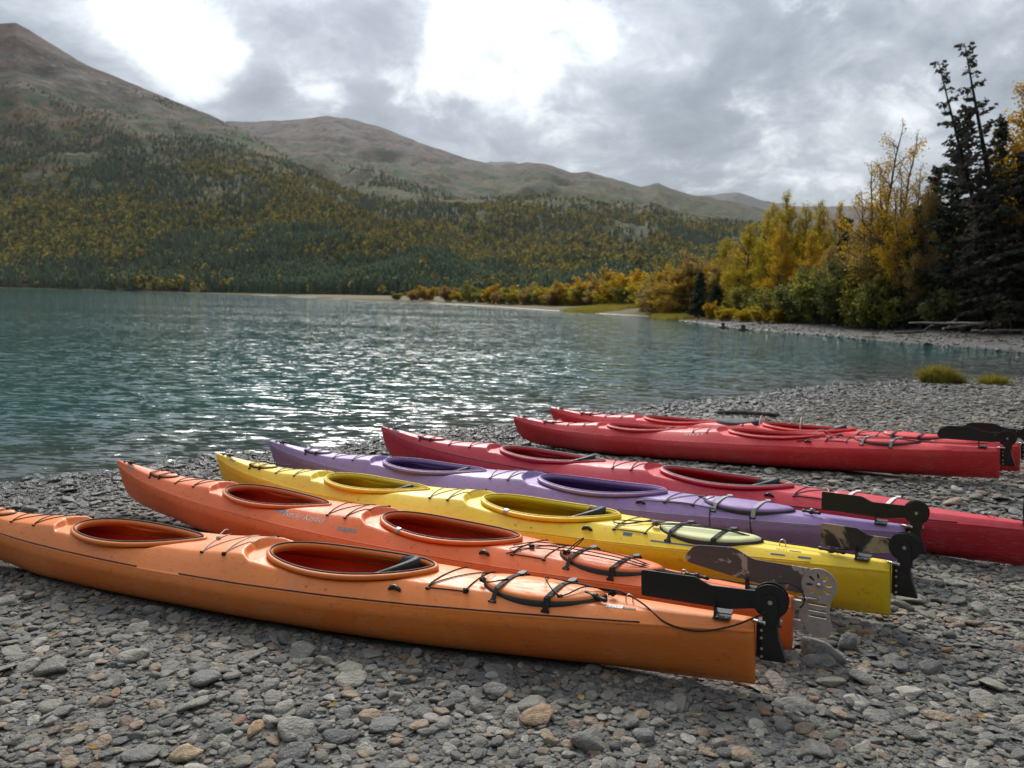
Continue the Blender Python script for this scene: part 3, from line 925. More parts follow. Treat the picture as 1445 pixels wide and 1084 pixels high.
G_POP = 'autumn poplars on the wooded bank'
tall(1078, 286, 86, POP[0], 10, M_OLIVE, 'slim olive gold poplar beside the tallest olive gold poplar', G_POP, 0.8)
tall(1107, 273, 84, POP[1], 10, M_OLIVE, 'tallest olive gold poplar in the row above the willows', G_POP, 0.85)
tall(1127, 288, 83, POP[2], 10, M_OLIVE, 'olive gold poplar close between two taller gold poplars', G_POP, 0.8)
tall(1096, 318, 80, POP[2], 10, M_GOLD, 'shorter golden poplar in front of the tallest olive gold poplar', G_POP, 1.0)
tall(1152, 283, 80, POP[0], 10, M_OLIVE, 'airy gold poplar left of the brown leaved poplars', G_POP, 0.75)
tall(1180, 288, 78, POP[1], 10, M_GOLD, 'golden poplar with open top next to the half bare poplar', G_POP, 0.75)
tall(1140, 330, 74, POP[1], 10, M_GOLD, 'low bright golden poplar over the willow thicket', G_POP, 1.1)
tall(1050, 318, 90, POP[1], 10, M_OLIVE, 'gold poplar at the lake end of the tall poplar row', G_POP, 1.25)
tall(1036, 352, 94, POP[2], 10, M_BROWN, 'brownish gold poplar stepping down towards the lake', G_POP, 1.5)
tall(1012, 352, 98, POPF[0], 6, M_BROWN, 'broad brown leaved birch beside the orange birches', G_POP, 1.6)
tall(994, 366, 102, POPF[1], 6, M_BROWN, 'smaller brown leaved birch beside the young dark spruce', G_POP, 1.7)
tall(958, 360, 112, POPF[0], 6, M_ORANGE, 'bright orange birch, tallest of the orange birches', G_POP, 1.5)
tall(972, 374, 110, POPF[1], 6, M_ORANGE, 'orange birch leaning on the brown birches', G_POP, 1.6)
tall(936, 386, 118, POPF[1], 6, M_BROWN, 'dull brown birch between orange birch and small yellow trees', G_POP, 1.9)
tall(1225, 262, 62, POPB[0], 10, M_BROWN, 'half bare poplar with thin brown leaves, shorter of the pair', G_POP, 1.0)
tall(1246, 178, 60, POPB[0], 10, M_GOLD, 'tall half bare poplar with golden leaves and naked upper twigs', G_POP, 0.95, rz=0.6)
tall(1272, 232, 58, POPB[0], 10, M_GOLD, 'half bare golden poplar touching the dark spruces', G_POP, 0.9, rz=2.4)
tall(1300, 262, 56, POP[0], 10, M_BROWN, 'brown leaved poplar tucked against the dark spruce', G_POP, 0.9)
tall(1437, 112, 56, POP[1], 10, M_GOLD, 'big golden cottonwood behind the leaning spruces', G_POP, 1.0)
tall(1470, 130, 58, POP[2], 10, M_GOLD, 'second golden cottonwood further into the wood', G_POP, 1.0)
tall(1205, 318, 72, POP[2], 10, M_BROWN, 'russet poplar under the half bare poplars', G_POP, 1.1)
tall(1165, 345, 70, POP[0], 10, M_BROWN, 'russet poplar rising from the willow thicket', G_POP, 1.1)
G_FAR = 'small yellow trees along the far shore'
far_list = [(602, 402, 262, M_ORANGE, 'broad orange bush on the far grassy shore', 2.1), (632, 404, 255, M_BROWN, 'brown bush next to the broad orange far shore bush', 1.8), (664, 404, 235, M_YGREEN, 'pale green birch on the far shore', 1.2), (694, 406, 222, M_GOLD, 'lone yellow birch on the far shore grass', 1.1),
            (722, 408, 205, M_YGREEN, 'yellow green tree on the far shore', 1.4), (748, 408, 190, M_BROWN, 'brownish tree on the far shore', 1.5), (774, 409, 178, M_OLIVE, 'olive tree on the far shore', 1.4),
            (800, 404, 170, M_ORANGE, 'rusty tree starting the orange run along the shore', 1.3), (822, 402, 164, M_GOLD, 'golden tree in the orange run along the shore', 1.3), (846, 398, 158, M_BROWN, 'brown tree in the orange run along the shore', 1.3),
            (868, 392, 150, M_ORANGE, 'orange tree in the shore run beside a yellow one', 1.2), (890, 390, 144, M_GOLD, 'yellow tree in the shore run beside an orange one', 1.2), (912, 388, 134, M_OLIVE, 'olive gold tree ending the shore run', 1.2), (925, 392, 126, M_BROWN, 'brown tree by the pale boulder', 1.2)]
for px, py, dist, m, lab, wd in far_list:
    tall(px, py, dist, SHR[int(px) % 3], 2.6, m, lab, G_FAR, .85 + .25 * wd, name='birch_tree')
for k, (px, py, dist, wd) in enumerate([(560, 412, 300, 2.4), (584, 408, 282, 2.0), (650, 412, 246, 2.0), (680, 414, 228, 1.8), (708, 414, 214, 1.8), (735, 413, 198, 1.7), (761, 413, 185, 1.7), (787, 412, 175, 1.6), (812, 412, 168, 1.6), (834, 410, 160, 1.6), (857, 408, 154, 1.5), (879, 406, 147, 1.5), (901, 404, 139, 1.5)]):
    tall(px, py, dist, SHR[k % 3], 2.6, (M_YGREEN, M_BROWN, M_OLIVE)[k % 3], 'low rounded shrub filling a gap in the far shore trees', 'shrubs filling the far shore', 1.3 + .2 * wd, name='shore_shrub', cat='shrub', names=('stems', 'foliage'))

G_SPR = 'dark spruces on the wooded bank'
tall(1336, 150, 52, SPR[0], 17, M_NEEDLE, 'dense dark spruce standing upright at the edge of the spruces', G_SPR, 1.0, name='spruce_tree')
tall(1305, 235, 54, SPR[0], 17, M_NEEDLEB, 'brownish black spruce beside the upright dense spruce', G_SPR, 1.2, name='spruce_tree')
tall(1392, 165, 50, SPR[0], 17, M_NEEDLE, 'dense dark spruce standing between the two leaning spruces', G_SPR, 1.0, name='spruce_tree')
tall(1422, 215, 49, SPR[0], 17, M_NEEDLEB, 'brown needled spruce under the golden cottonwood', G_SPR, 1.15, name='spruce_tree')
tall(1366, 240, 47, SPR[0], 17, M_NEEDLEB, 'low spreading spruce in front of the leaning spruces', G_SPR, 1.3, name='spruce_tree')
def leaning(px_base, px_top, py_top, dist, proto, ref, crown, label, wide):
    dist += 10
    b = at_dist(px_base, dist)
    t = CAM + ray(px_top, py_top) * dist
    v = Vector(t - np.array(b)); h = v.length
    e = plant('spruce_tree', proto, b, h, ref, label, 'tree', G_SPR, crown, None, wide)
    e.rotation_euler = v.to_track_quat('Z', 'Y').to_euler()
    return e
leaning(1424, 1324, 88, 51, SPR[1], 17, M_NEEDLEB, 'leaning spruce with sparse tufted top, shorter of the two leaning', 1.1)
leaning(1440, 1361, 63, 50.5, SPR[1], 17, M_NEEDLEB, 'tallest leaning spruce with ragged open crown', 1.25)
tall(1452, 36, 54, SPR[1], 17, M_NEEDLE, 'thin spruce rising above the golden cottonwood', G_SPR, 1.2, name='spruce_tree')
tall(1480, 120, 47, SPR[0], 17, M_NEEDLE, 'dense spruce deep in the wood beyond the cottonwood', G_SPR, 1.1, name='spruce_tree')
tall(986, 384, 100, SPR[2], 7, M_NEEDLE, 'young dark spruce among the brown birches', G_SPR, 1.0, name='spruce_tree')
tall(1010, 400, 92, SPR[2], 7, M_NEEDLE, 'short young spruce below the brown birches', G_SPR, 1.3, name='spruce_tree')
tall(1187, 308, 76, SPR[2], 7, M_NEEDLE, 'young spruce poking up behind the russet poplars', G_SPR, 0.6, name='spruce_tree')
tall(1290, 290, 57, SPR[2], 7, M_NEEDLE, 'young spruce between half bare poplar and dark spruces', G_SPR, 0.7, name='spruce_tree')
tall(1245, 320, 63, SPR[2], 7, M_NEEDLE, 'young spruce hidden under the half bare poplars', G_SPR, 0.8, name='spruce_tree')

G_WIL = 'willow thicket along the bank'
wil = [(1050, 398, 86, M_YGREEN, 1.1), (1072, 408, 80, M_GREEN, 1.2), (1096, 400, 76, M_YGREEN, 1.1), (1118, 396, 70, M_GREEN, 1.2), (1140, 385, 66, M_GREEN, 1.15), (1162, 378, 64, M_YGREEN, 1.1), (1180, 380, 61, M_GREEN, 1.1), (1200, 372, 60, M_GREEN, 1.1),
       (1222, 380, 58, M_YGREEN, 1.0), (1242, 372, 57, M_GREEN, 1.1), (1262, 384, 55, M_YGREEN, 1.1), (1284, 390, 53.5, M_GREEN, 1.1), (1304, 398, 52, M_GREEN, 1.2), (1326, 392, 51, M_GREEN, 1.2), (1352, 402, 50, M_GREEN, 1.3), (1380, 405, 50, M_GREEN, 1.3), (1030, 412, 92, M_GREEN, 1.3)]
WIL_LAB = ['yellow green willow shrub under the lake end poplar', 'dark green willow shrub under the slim olive gold poplar', 'yellow green willow shrub under the tallest olive gold poplar', 'dark green willow shrub below the low bright golden poplar',
           'dark green willow shrub in front of the airy gold poplar', 'yellow green willow shrub in front of a russet poplar', 'dark green willow shrub below the open topped golden poplar', 'dark green willow shrub, tallest of the thicket, under the russet poplar',
           'yellow green willow shrub under the shorter half bare poplar', 'dark green willow shrub under the tall half bare poplar', 'yellow green willow shrub under the half bare poplar nearest the spruces', 'dark green willow shrub below the brown leaved poplar',
           'dark green willow shrub beside the brownish black spruce', 'dark green willow shrub at the foot of the upright dense spruce', 'dark green willow shrub behind the forked bare branch', 'dark green willow shrub behind the thick end of the long pale log', 'dark green willow shrub behind the golden brush on the spit']
for k, (px, py, dist, m, wd) in enumerate(wil):
    yg = m is M_YGREEN
    tall(px, py, dist, SHR[k % 3], 2.6, m, WIL_LAB[k], 'yellow green willows of the thicket' if yg else 'dark green willows of the thicket', wd, name='willow_shrub', cat='shrub', names=('stems', 'foliage'))
tall(1004, 424, 82, SHR[0], 2.6, M_GOLD, 'small golden bush alone by the tip of the gravel spit', None, 0.8, name='willow_shrub', cat='shrub', names=('stems', 'foliage'))
for k, (px, py, dist) in enumerate([(1026, 432, 80), (1052, 434, 75), (1078, 430, 71), (1104, 428, 67)]):
    tall(px, py, dist, SHR[k % 3], 2.6, M_OLIVE, 'low golden brush fringing the spit under the willows', 'golden brush under the willows', 1.5, name='willow_shrub', cat='shrub', names=('stems', 'foliage'))
tall(1425, 416, 40, SHR[1], 2.6, M_BROWN, 'rosehip coloured leafy bush beside the driftwood logs', None, 0.9, name='leafy_bush', cat='shrub', names=('stems', 'foliage'))
tall(1448, 425, 40, SHR[2], 2.6, M_YGREEN, 'yellow green leafy bush at the end of the driftwood', None, 0.9, name='leafy_bush', cat='shrub', names=('stems', 'foliage'))

# deeper wood closing the gaps between the trunks
G_DEEP = 'trees deep in the wood'
for k in range(16):
    px = 1045 + k * 29
    kind = k % 3
    tall(px, [338, 330, 345][kind] - (40 if px > 1290 else 0) - (25 if px > 1200 else 0), 100 - 1.2 * k, POP[k % 3] if kind != 1 else SPR[0], 10 if kind != 1 else 17, [M_BROWN, M_NEEDLEB, M_OLIVE][kind],
         ['dull brown poplar deep in the wood', 'dark spruce deep in the wood', 'dull gold poplar deep in the wood'][kind], ['brown poplars deep in the wood', 'spruces deep in the wood', 'gold poplars deep in the wood'][kind], 1.35, name='spruce_tree' if kind == 1 else 'poplar_tree')

tall(1024, 336, 98, POP[0], 10, M_OLIVE, 'olive gold poplar bridging brown birches and the tall poplar row', G_POP, 1.3)
tall(1003, 350, 100, POPF[0], 6, M_GOLD, 'golden birch rising behind the brown leaved birches', G_POP, 1.2)
tall(945, 372, 116, POPF[1], 6, M_GOLD, 'golden birch beside the bright orange birch', G_POP, 1.3)
# ----------------------------------------------------------------------------
# kayaks
# ----------------------------------------------------------------------------
def table(pts, sig=0.07):
    pts = np.array(pts, float)
    g = np.linspace(-0.6, L_K + 0.6, 721)
    xs = np.concatenate([[-0.6], pts[:, 0], [L_K + 0.6]])
    s0 = (pts[1, 1] - pts[0, 1]) / (pts[1, 0] - pts[0, 0]); s1 = (pts[-1, 1] - pts[-2, 1]) / (pts[-1, 0] - pts[-2, 0])
    ys = np.concatenate([[pts[0, 1] - 0.6 * s0], pts[:, 1], [pts[-1, 1] + 0.6 * s1]])
    v = np.interp(g, xs, ys)
    h = g[1] - g[0]; m = int(3 * sig / h) + 1
    k = np.exp(-(np.arange(-m, m + 1) * h) ** 2 / (2 * sig ** 2)); k /= k.sum()
    vv = np.convolve(np.pad(v, m, mode='reflect', reflect_type='odd'), k, 'valid')
    return lambda x: np.interp(x, g, vv)

T_DECK = table([(0, .462), (.25, .440), (.6, .402), (1.0, .392), (1.25, .406), (1.46, .420), (1.8, .41), (2.4, .385), (2.75, .388), (2.95, .404), (3.13, .417), (3.5, .40), (4.2, .375), (4.5, .368), (4.8, .350), (5.3, .342), (5.7, .338), (6.0, .338)], .05)
T_SHEER = table([(0, .436), (.25, .375), (.7, .318), (1.3, .285), (2.2, .265), (3.2, .262), (4.2, .268), (5.0, .282), (5.6, .296), (6, .304)], .12)
T_KEELA = table([(0, .41), (.03, .27), (.12, .155), (.3, .088), (.6, .040), (1.1, .010), (1.8, 0.0), (3, 0), (5.0, 0.0), (5.6, .012), (6, .030)], .028)
T_BEAM = table([(0, .014), (.1, .036), (.3, .078), (.7, .140), (1.2, .205), (1.8, .262), (2.5, .302), (3.2, .322), (3.8, .312), (4.4, .265), (5.0, .195), (5.5, .128), (5.85, .078), (6.0, .052)], .06)
EDGE = 0.935
COCK = [dict(xf=1.61, xa=2.68, w=.195, a=.50, c=.86, zf=.405, zm=.375, za=.402), dict(xf=3.27, xa=4.33, w=.205, a=.50, c=.62, zf=.402, zm=.368, za=.398)]

def cock_w(c, x, grow=0.0, ext=0.0, tail=0.0):
    u = np.clip((np.asarray(x, float) - (c['xf'] - ext)) / (c['xa'] + tail - c['xf'] + ext), 0, 1)
    n = (c['a'] / (c['a'] + c['c'])) ** c['a'] * (c['c'] / (c['a'] + c['c'])) ** c['c']
    return (c['w'] + grow) * u ** c['a'] * (1 - u) ** c['c'] / n
def rim_z(c, x):
    u = np.clip((np.asarray(x, float) - c['xf']) / (c['xa'] - c['xf']), 0, 1)
    return c['zf'] * (1 - u) + c['za'] * u + (c['zm'] - 0.5 * (c['zf'] + c['za'])) * np.sin(math.pi * u)

def deck_z(x, y):
    x = np.asarray(x, float); y = np.abs(np.asarray(y, float))
    ye = EDGE * T_BEAM(x)
    tt = np.clip(y / ye, 0, 1)
    zs, zd = T_SHEER(x), T_DECK(x)
    k = 0.58
    g = np.where(tt < k, 1 - 0.09 * (tt / k) ** 2, 0.91 * (1 - (np.clip(tt - k, 0, 1) / (1 - k)) ** 1.12))
    # soften the crease
    g2 = 1 - tt ** 2.6
    g = 0.72 * g + 0.28 * g2
    z = zs + (zd - zs) * g
    for c in COCK:
        xs0 = c['xf'] - 0.15
        w2 = cock_w(c, x, 0.095, 0.15, 0.0)
        dist = (y - w2) + np.clip(xs0 - x, 0, 9) * 1.2 + np.clip(x - c['xa'], 0, 9) * 1.5
        cap = rim_z(c, x) - 0.034 + np.maximum(dist, 0) * 0.9
        hh = np.clip(0.5 + 0.5 * (cap - z) / 0.012, 0, 1)
        z = cap * (1 - hh) + z * hh - 0.012 * hh * (1 - hh)
    return z

def S(x, t, lift=0.0):
    """point of the deck: station x, t = -1 (camera side edge) .. 1"""
    x = float(x); y = t * EDGE * float(T_BEAM(x))
    return np.array([x, y, float(deck_z(x, y)) + lift])

def hull_mesh(shrink=0.0):
    xs = np.concatenate([np.linspace(0, .3, 25)[:-1], np.linspace(.3, 5.7, 110)[:-1], np.linspace(5.7, 6.0, 10)])
    mid = np.array([(0, 0), (.22, .025), (.45, .065), (.64, .12), (.77, .20), (.86, .32), (.92, .46), (.955, .60), (.985, .74), (1.0, .85), (EDGE, 1.0)])
    end = np.array([(0, 0), (.10, .06), (.20, .13), (.32, .22), (.43, .32), (.55, .43), (.68, .55), (.80, .67), (.93, .80), (1.0, .90), (EDGE, 1.0)])
    P = np.zeros((len(xs), 21, 3))
    for i, x in enumerate(xs):
        e = max(0, 1 - x / 1.3) ** 0.8 if x < 3 else max(0, (x - 4.4) / 1.6) ** 1.2 * 0.75
        sec = mid * (1 - e) + end * e
        b = float(T_BEAM(x)); zk = float(T_KEELA(x)); zs = float(T_SHEER(x))
        zk = min(zk, zs - 0.012) + shrink
        if shrink: b = max(.004, b - shrink * 1.3); zs = zs - .012
        y = sec[:, 0] * b; z = zk + sec[:, 1] * (zs - zk)
        P[i, 10:, 1] = y; P[i, 10:, 2] = z; P[i, :11, 1] = -y[::-1]; P[i, :11, 2] = z[::-1]; P[i, :, 0] = x
    mb = MB(); mb.grid(P)
    n = len(xs)
    for i, fl in ((0, False), (n - 1, True)):
        base = i * 21
        ring = list(range(base, base + 21))
        c = P[i].mean(0)
        if fl: c = c + np.array([0.006, 0, 0])
        k0 = mb.n
        mb.add([c], None, None)
        tr = [(k0, ring[j], ring[j + 1]) if fl else (k0, ring[j + 1], ring[j]) for j in range(20)]
        tr.append((k0, ring[20], ring[0]) if fl else (k0, ring[0], ring[20]))
        mb.t.append(np.array(tr, np.int32))
    return mb.mesh('kayak_inner_hull' if shrink else 'kayak_hull')

def deck_mesh():
    segs = []
    def lin(a, b, st): return list(np.linspace(a, b, max(2, int((b - a) / st)))[:-1])
    def cs(c): return list(c['xf'] + (c['xa'] - c['xf']) * (1 - np.cos(np.linspace(0, math.pi, 56))) / 2)[:-1]
    xs = lin(0, .3, .02) + lin(.3, COCK[0]['xf'] - .2, .05) + lin(COCK[0]['xf'] - .2, COCK[0]['xf'], .007) + cs(COCK[0]) + lin(COCK[0]['xa'], COCK[1]['xf'] - .2, .03) + lin(COCK[1]['xf'] - .2, COCK[1]['xf'], .007) + cs(COCK[1]) + lin(COCK[1]['xa'], 6.0, .045) + [6.0]
    xs = np.array(xs); N = 34
    w = np.maximum(cock_w(COCK[0], xs) * (xs < COCK[0]['xa']) * (xs > COCK[0]['xf']), cock_w(COCK[1], xs) * (xs < COCK[1]['xa']) * (xs > COCK[1]['xf']))
    ye = EDGE * T_BEAM(xs)
    f = np.linspace(0, 1, N + 1)[None, :]
    Y = w[:, None] + (ye - w)[:, None] * f
    X = np.repeat(xs[:, None], N + 1, 1)
    Z = deck_z(X, Y)
    mb = MB()
    R = np.stack([X, Y, Z], -1); Lf = np.stack([X, -Y, Z], -1)
    mb.grid(R[:, ::-1]); mb.grid(Lf)
    # small rolled lip over the hull
    for s in (1, -1):
        E = np.zeros((len(xs), 3, 3))
        E[:, :, 0] = xs[:, None]
        E[:, 0, 1] = s * ye; E[:, 0, 2] = Z[:, -1]
        E[:, 1, 1] = s * (ye + .0045); E[:, 1, 2] = Z[:, -1] - .002
        E[:, 2, 1] = s * (ye + .0045); E[:, 2, 2] = Z[:, -1] - .010
        mb.grid(E if s < 0 else E[:, ::-1])
    # ends
    for i, fl in ((0, 0), (len(xs) - 1, 1)):
        ring = np.vstack([Lf[i][::-1], R[i][1:]])
        c = ring.mean(0); c[2] = Z[i, -1]
        k0 = mb.n; mb.add(np.vstack([ring, c]), None, None)
        m = len(ring)
        mb.t.append(np.array([(k0 + j, k0 + j + 1, k0 + m) if not fl else (k0 + j + 1, k0 + j, k0 + m) for j in range(m - 1)], np.int32))
    me = mb.mesh('kayak_deck')
    bm = bmesh.new(); bm.from_mesh(me); bmesh.ops.remove_doubles(bm, verts=bm.verts, dist=2e-5); bmesh.ops.recalc_face_normals(bm, faces=bm.faces); bm.to_mesh(me); bm.free()
    return me

def outline(c, n=72, grow=0.0):
    th = np.linspace(0, math.pi, n)
    u = (1 - np.cos(th)) / 2
    x = c['xf'] + (c['xa'] - c['xf']) * u; y = cock_w(c, x)
    P = np.vstack([np.stack([x, y], 1), np.stack([x[::-1], -y[::-1]], 1)[1:-1]])
    # resample evenly
    Q = np.vstack([P, P[:1]]); s = np.concatenate([[0], np.cumsum(np.linalg.norm(np.diff(Q, axis=0), axis=1))])
    ss = np.linspace(0, s[-1], 2 * n, endpoint=False)
    P = np.stack([np.interp(ss, s, Q[:, 0]), np.interp(ss, s, Q[:, 1])], 1)
    Tn = np.roll(P, -1, 0) - np.roll(P, 1, 0); Tn /= np.linalg.norm(Tn, axis=1)[:, None] + 1e-12
    Nn = np.stack([-Tn[:, 1], Tn[:, 0]], 1)   # outward for this winding?
    cen = np.array([c['xf'] + 0.4 * (c['xa'] - c['xf']), 0])
    if ((P - cen) * Nn).sum(1).mean() < 0: Nn = -Nn
    for _ in range(3): Nn = (np.roll(Nn, 1, 0) + Nn + np.roll(Nn, -1, 0)); Nn /= np.linalg.norm(Nn, axis=1)[:, None]
    return P, Nn

def coaming_mesh(c):
    P, Nn = outline(c)
    rz = rim_z(c, P[:, 0]); dz = deck_z(P[:, 0], P[:, 1])
    dz_out = np.minimum(dz, deck_z(P[:, 0] + Nn[:, 0] * .012, P[:, 1] + Nn[:, 1] * .012)) - .012
    prof = [(.010, None), (.006, -.024), (.014, -.028), (.030, -.026), (.034, -.017), (.033, -.006), (.026, .000), (.014, .002), (.002, -.002), (-.004, -.014), (-.004, -.030), (.006, -.040)]
    G = np.zeros((len(prof), len(P), 3))
    for i, (o, h) in enumerate(prof):
        G[i, :, :2] = P + Nn * o
        G[i, :, 2] = dz_out if h is None else rz + h
    mb = MB(); mb.grid(G, closed_j=True)
    g = np.zeros((len(P) + 1, 3)); g[:-1, :2] = P + Nn * .010; g[:-1, 2] = rz + .0035; g[-1] = g[0]
    mg = MB(); mg.tube(g, .0055, 6, cap=False)
    me = mb.mesh('kayak_coaming')
    bm = bmesh.new(); bm.from_mesh(me); bmesh.ops.recalc_face_normals(bm, faces=bm.faces); bm.to_mesh(me); bm.free()
    return me, mg.mesh('kayak_gasket')

def lid_mesh(x0, x1, w, a=.5, c=.55, lift=.012, dome=.020, seg=44):
    cc = dict(xf=x0, xa=x1, w=w, a=a, c=c)
    P, Nn = outline(cc, seg // 2 + 8)
    cen = np.array([x0 + .45 * (x1 - x0), 0.0])
    rings = [1.0, .985, .95, .85, .65, .4, .15]
    hts = [0.0, .010, .016, .019, .022, .024, .025]
    # the lid lies on a plane through its ends, not on every bump of the deck
    zl = lambda x: np.interp(x, [x0, x1], [float(deck_z(x0 + .04, 0)), float(deck_z(x1 - .04, 0))])
    sag = lambda x, y: -0.46 * np.abs(y) ** 1.5
    G = np.zeros((len(rings), len(P), 3))
    for i, (r_, h) in enumerate(zip(rings, hts)):
        q = cen + (P - cen) * r_
        G[i, :, :2] = q; G[i, :, 2] = zl(q[:, 0]) + lift + h * dome / .025 + sag(q[:, 0], q[:, 1])
    mb = MB(); mb.grid(G, closed_j=True)
    k0 = mb.n; n = len(P)
    mb.add([[cen[0], 0, zl(cen[0]) + lift + dome]], None, None)
    mb.t.append(np.array([(k0, (len(rings) - 1) * n + j, (len(rings) - 1) * n + (j + 1) % n) for j in range(n)], np.int32))
    top = lambda x, y: float(zl(x)) + lift + dome * .86 + float(sag(x, y))
    # rubber skirt
    sk = np.zeros((3, n, 3))
    for i, (o, h) in enumerate([(.006, -.045), (.010, -.004), (-.004, .003)]):
        sk[i, :, :2] = P + Nn * o; sk[i, :, 2] = zl(P[:, 0]) + lift + h + sag(P[:, 0], P[:, 1])
    ms = MB(); ms.grid(sk, closed_j=True)
    me = mb.mesh('kayak_lid')
    bm = bmesh.new(); bm.from_mesh(me); bmesh.ops.recalc_face_normals(bm, faces=bm.faces); bm.to_mesh(me); bm.free()
    return me, ms.mesh('kayak_lid_gasket'), top, cc

def plate(name, outline_pts, holes=(), thick=.006, y=0.0, bevel=.0):
    """flat plate in the x-z plane cut from an outline with holes"""
    cu = bpy.data.curves.new(name, 'CURVE'); cu.dimensions = '2D'; cu.fill_mode = 'BOTH'; cu.extrude = thick / 2; cu.bevel_depth = bevel
    for pts in [outline_pts] + list(holes):
        sp = cu.splines.new('POLY'); sp.points.add(len(pts) - 1); sp.use_cyclic_u = True
        for p, q in zip(sp.points, pts): p.co = (q[0], q[1], 0, 1)
    tmp = bpy.data.objects.new(name + '_tmp', cu)
    me = bpy.data.meshes.new_from_object(tmp)
    bpy.data.objects.remove(tmp); bpy.data.curves.remove(cu)
    n = len(me.vertices); co = np.empty(n * 3, np.float32); me.vertices.foreach_get('co', co); co = co.reshape(-1, 3)
    co = np.stack([co[:, 0], -co[:, 2] + y, co[:, 1]], 1); me.vertices.foreach_set('co', co.ravel().copy()); me.update()
    me.materials.clear()
    return me

def rounded(pts, r=.02, n=4):
    out = []; P = np.array(pts, float); m = len(P)
    for i in range(m):
        a, b, c = P[i - 1], P[i], P[(i + 1) % m]
        u = a - b; v = c - b; lu, lv = np.linalg.norm(u), np.linalg.norm(v)
        rr = min(r, lu * .45, lv * .45)
        p, q = b + u / lu * rr, b + v / lv * rr
        for k in range(n + 1):
            f = k / n
            out.append((1 - f) ** 2 * p + 2 * f * (1 - f) * b + f ** 2 * q)
    return out

def circle(cx, cz, r, n=28):
    return [(cx + r * math.cos(a), cz + r * math.sin(a)) for a in np.linspace(0, 2 * math.pi, n, endpoint=False)]

def plastic_mat(name, c, dark, fade=0.25, rough=.42):
    def fn(t):
        p = obj_coord(t)
        n1 = t.noise(p, 1.1, 4, .55)
        n2 = t.noise(t.mapping(p, scale=(3, 14, 14)), 4.0, 5, .6)
        n3 = t.noise(p, 90, 3, .6)
        cc = t.mix(t.smooth(n1, .35, .7, 0, fade), c, tuple(min(1, v * .75 + .16) for v in c))
        cc = t.mix(t.smooth(n2, .56, .74, 0, .40), cc, dark)          # scuffs and grime
        sp = t.node('ShaderNodeSeparateXYZ'); t.link(p, sp.inputs[0])
        # scratches along the keel and lower hull
        n4 = t.noise(t.mapping(p, scale=(2.2, 30, 45)), 3.0, 5, .65)
        low = t.smooth(sp.outputs[2], .05, .30, 1, .30)
        cc = t.mix(t.math('MULTIPLY', t.smooth(n4, .53, .64), t.math('MULTIPLY', low, .65)), cc, tuple(min(1, v * .6 + .22) for v in c))
        n5 = t.noise(t.mapping(p, (3, 1, 7), scale=(1.1, .5, 1.0)), 1.3, 3, .5, .8)
        cc = t.mix(t.math('MULTIPLY', t.smooth(n5, .54, .60), t.smooth(sp.outputs[2], .16, .26, .40, 0)), cc, tuple(v ** 1.25 for v in c))   # deeper coloured patches low on the hull
        n7 = t.noise(t.mapping(p, (2, 5, 9), (0, 0, .5), (40, 3, 12)), 2.0, 4, .6)
        cc = t.mix(t.smooth(n7, .60, .68, 0, .20), cc, tuple(min(1, v * .7 + .18) for v in c))          # cross scratches
        n8 = t.noise(t.mapping(p, (1, 1, 4)), 3.2, 5, .65)
        cc = t.mix(t.smooth(n8, .50, .75, 0, .14), cc, (.30, .27, .23))          # dried silt
        n6 = t.noise(t.mapping(p, (8, 2, 1)), 22.0, 6, .7)
        cc = t.mix(t.smooth(n6, .57, .70, 0, .42), cc, dark)
        rg = t.smooth(n2, .3, .75, rough - .06, rough + .16)
        hg = t.math('ADD', t.math('MULTIPLY', n3, .25), t.math('MULTIPLY', n1, 6.0))
        return principled(t, cc, rg, normal=t.bump(hg, .35, .003), spec=.45)
    return material(name, fn)

def plain(name, c, rough=.5, metal=0.0, var=.25, scale=30):
    def fn(t):
        n = t.noise(obj_coord(t), scale, 4, .6)
        cc = t.mix(t.smooth(n, .3, .72), tuple(v * (1 - var) for v in c), tuple(min(1, v * (1 + var)) for v in c))
        return principled(t, cc, t.smooth(n, .3, .7, rough - .08, rough + .1), metal=metal, normal=t.bump(n, .2, .002))
    return material(name, fn)

M_BLACK = plain('black_plastic', (.012, .013, .015), .45)
M_RUBBER = plain('black_rubber', (.016, .016, .017), .6)
M_CORD = plain('black_cord', (.013, .013, .014), .8)
M_CORDG = plain('grey_cord', (.26, .24, .21), .85)
M_CORDW = plain('pale_cord', (.55, .50, .45), .85)
M_WEB = plain('black_webbing', (.014, .015, .017), .75)
M_WEBG = plain('grey_webbing', (.34, .34, .35), .7)
M_WEBW = plain('white_webbing', (.62, .62, .60), .7)
M_STEEL = plain('steel', (.55, .55, .54), .3, 1.0)
M_GREY = plain('grey_gasket', (.33, .33, .33), .6)
M_TAPE = plain('silver_tape', (.38, .39, .40), .4, .5)
M_BLUE = plain('blue_tape', (.035, .10, .21), .6)
M_SEAT = plain('seat_foam', (.016, .017, .019), .6)
M_WHITE = plain('white_print', (.82, .81, .79), .6, var=.08)
M_SCRIPT = plain('pale_script', (.58, .55, .52), .6, var=.15)
M_PRINT = plain('grey_print', (.24, .22, .22), .6)
M_DPRINT = plain('dark_print', (.09, .07, .05), .6)
M_COVER = plain('charcoal_cover', (.055, .060, .066), .75)

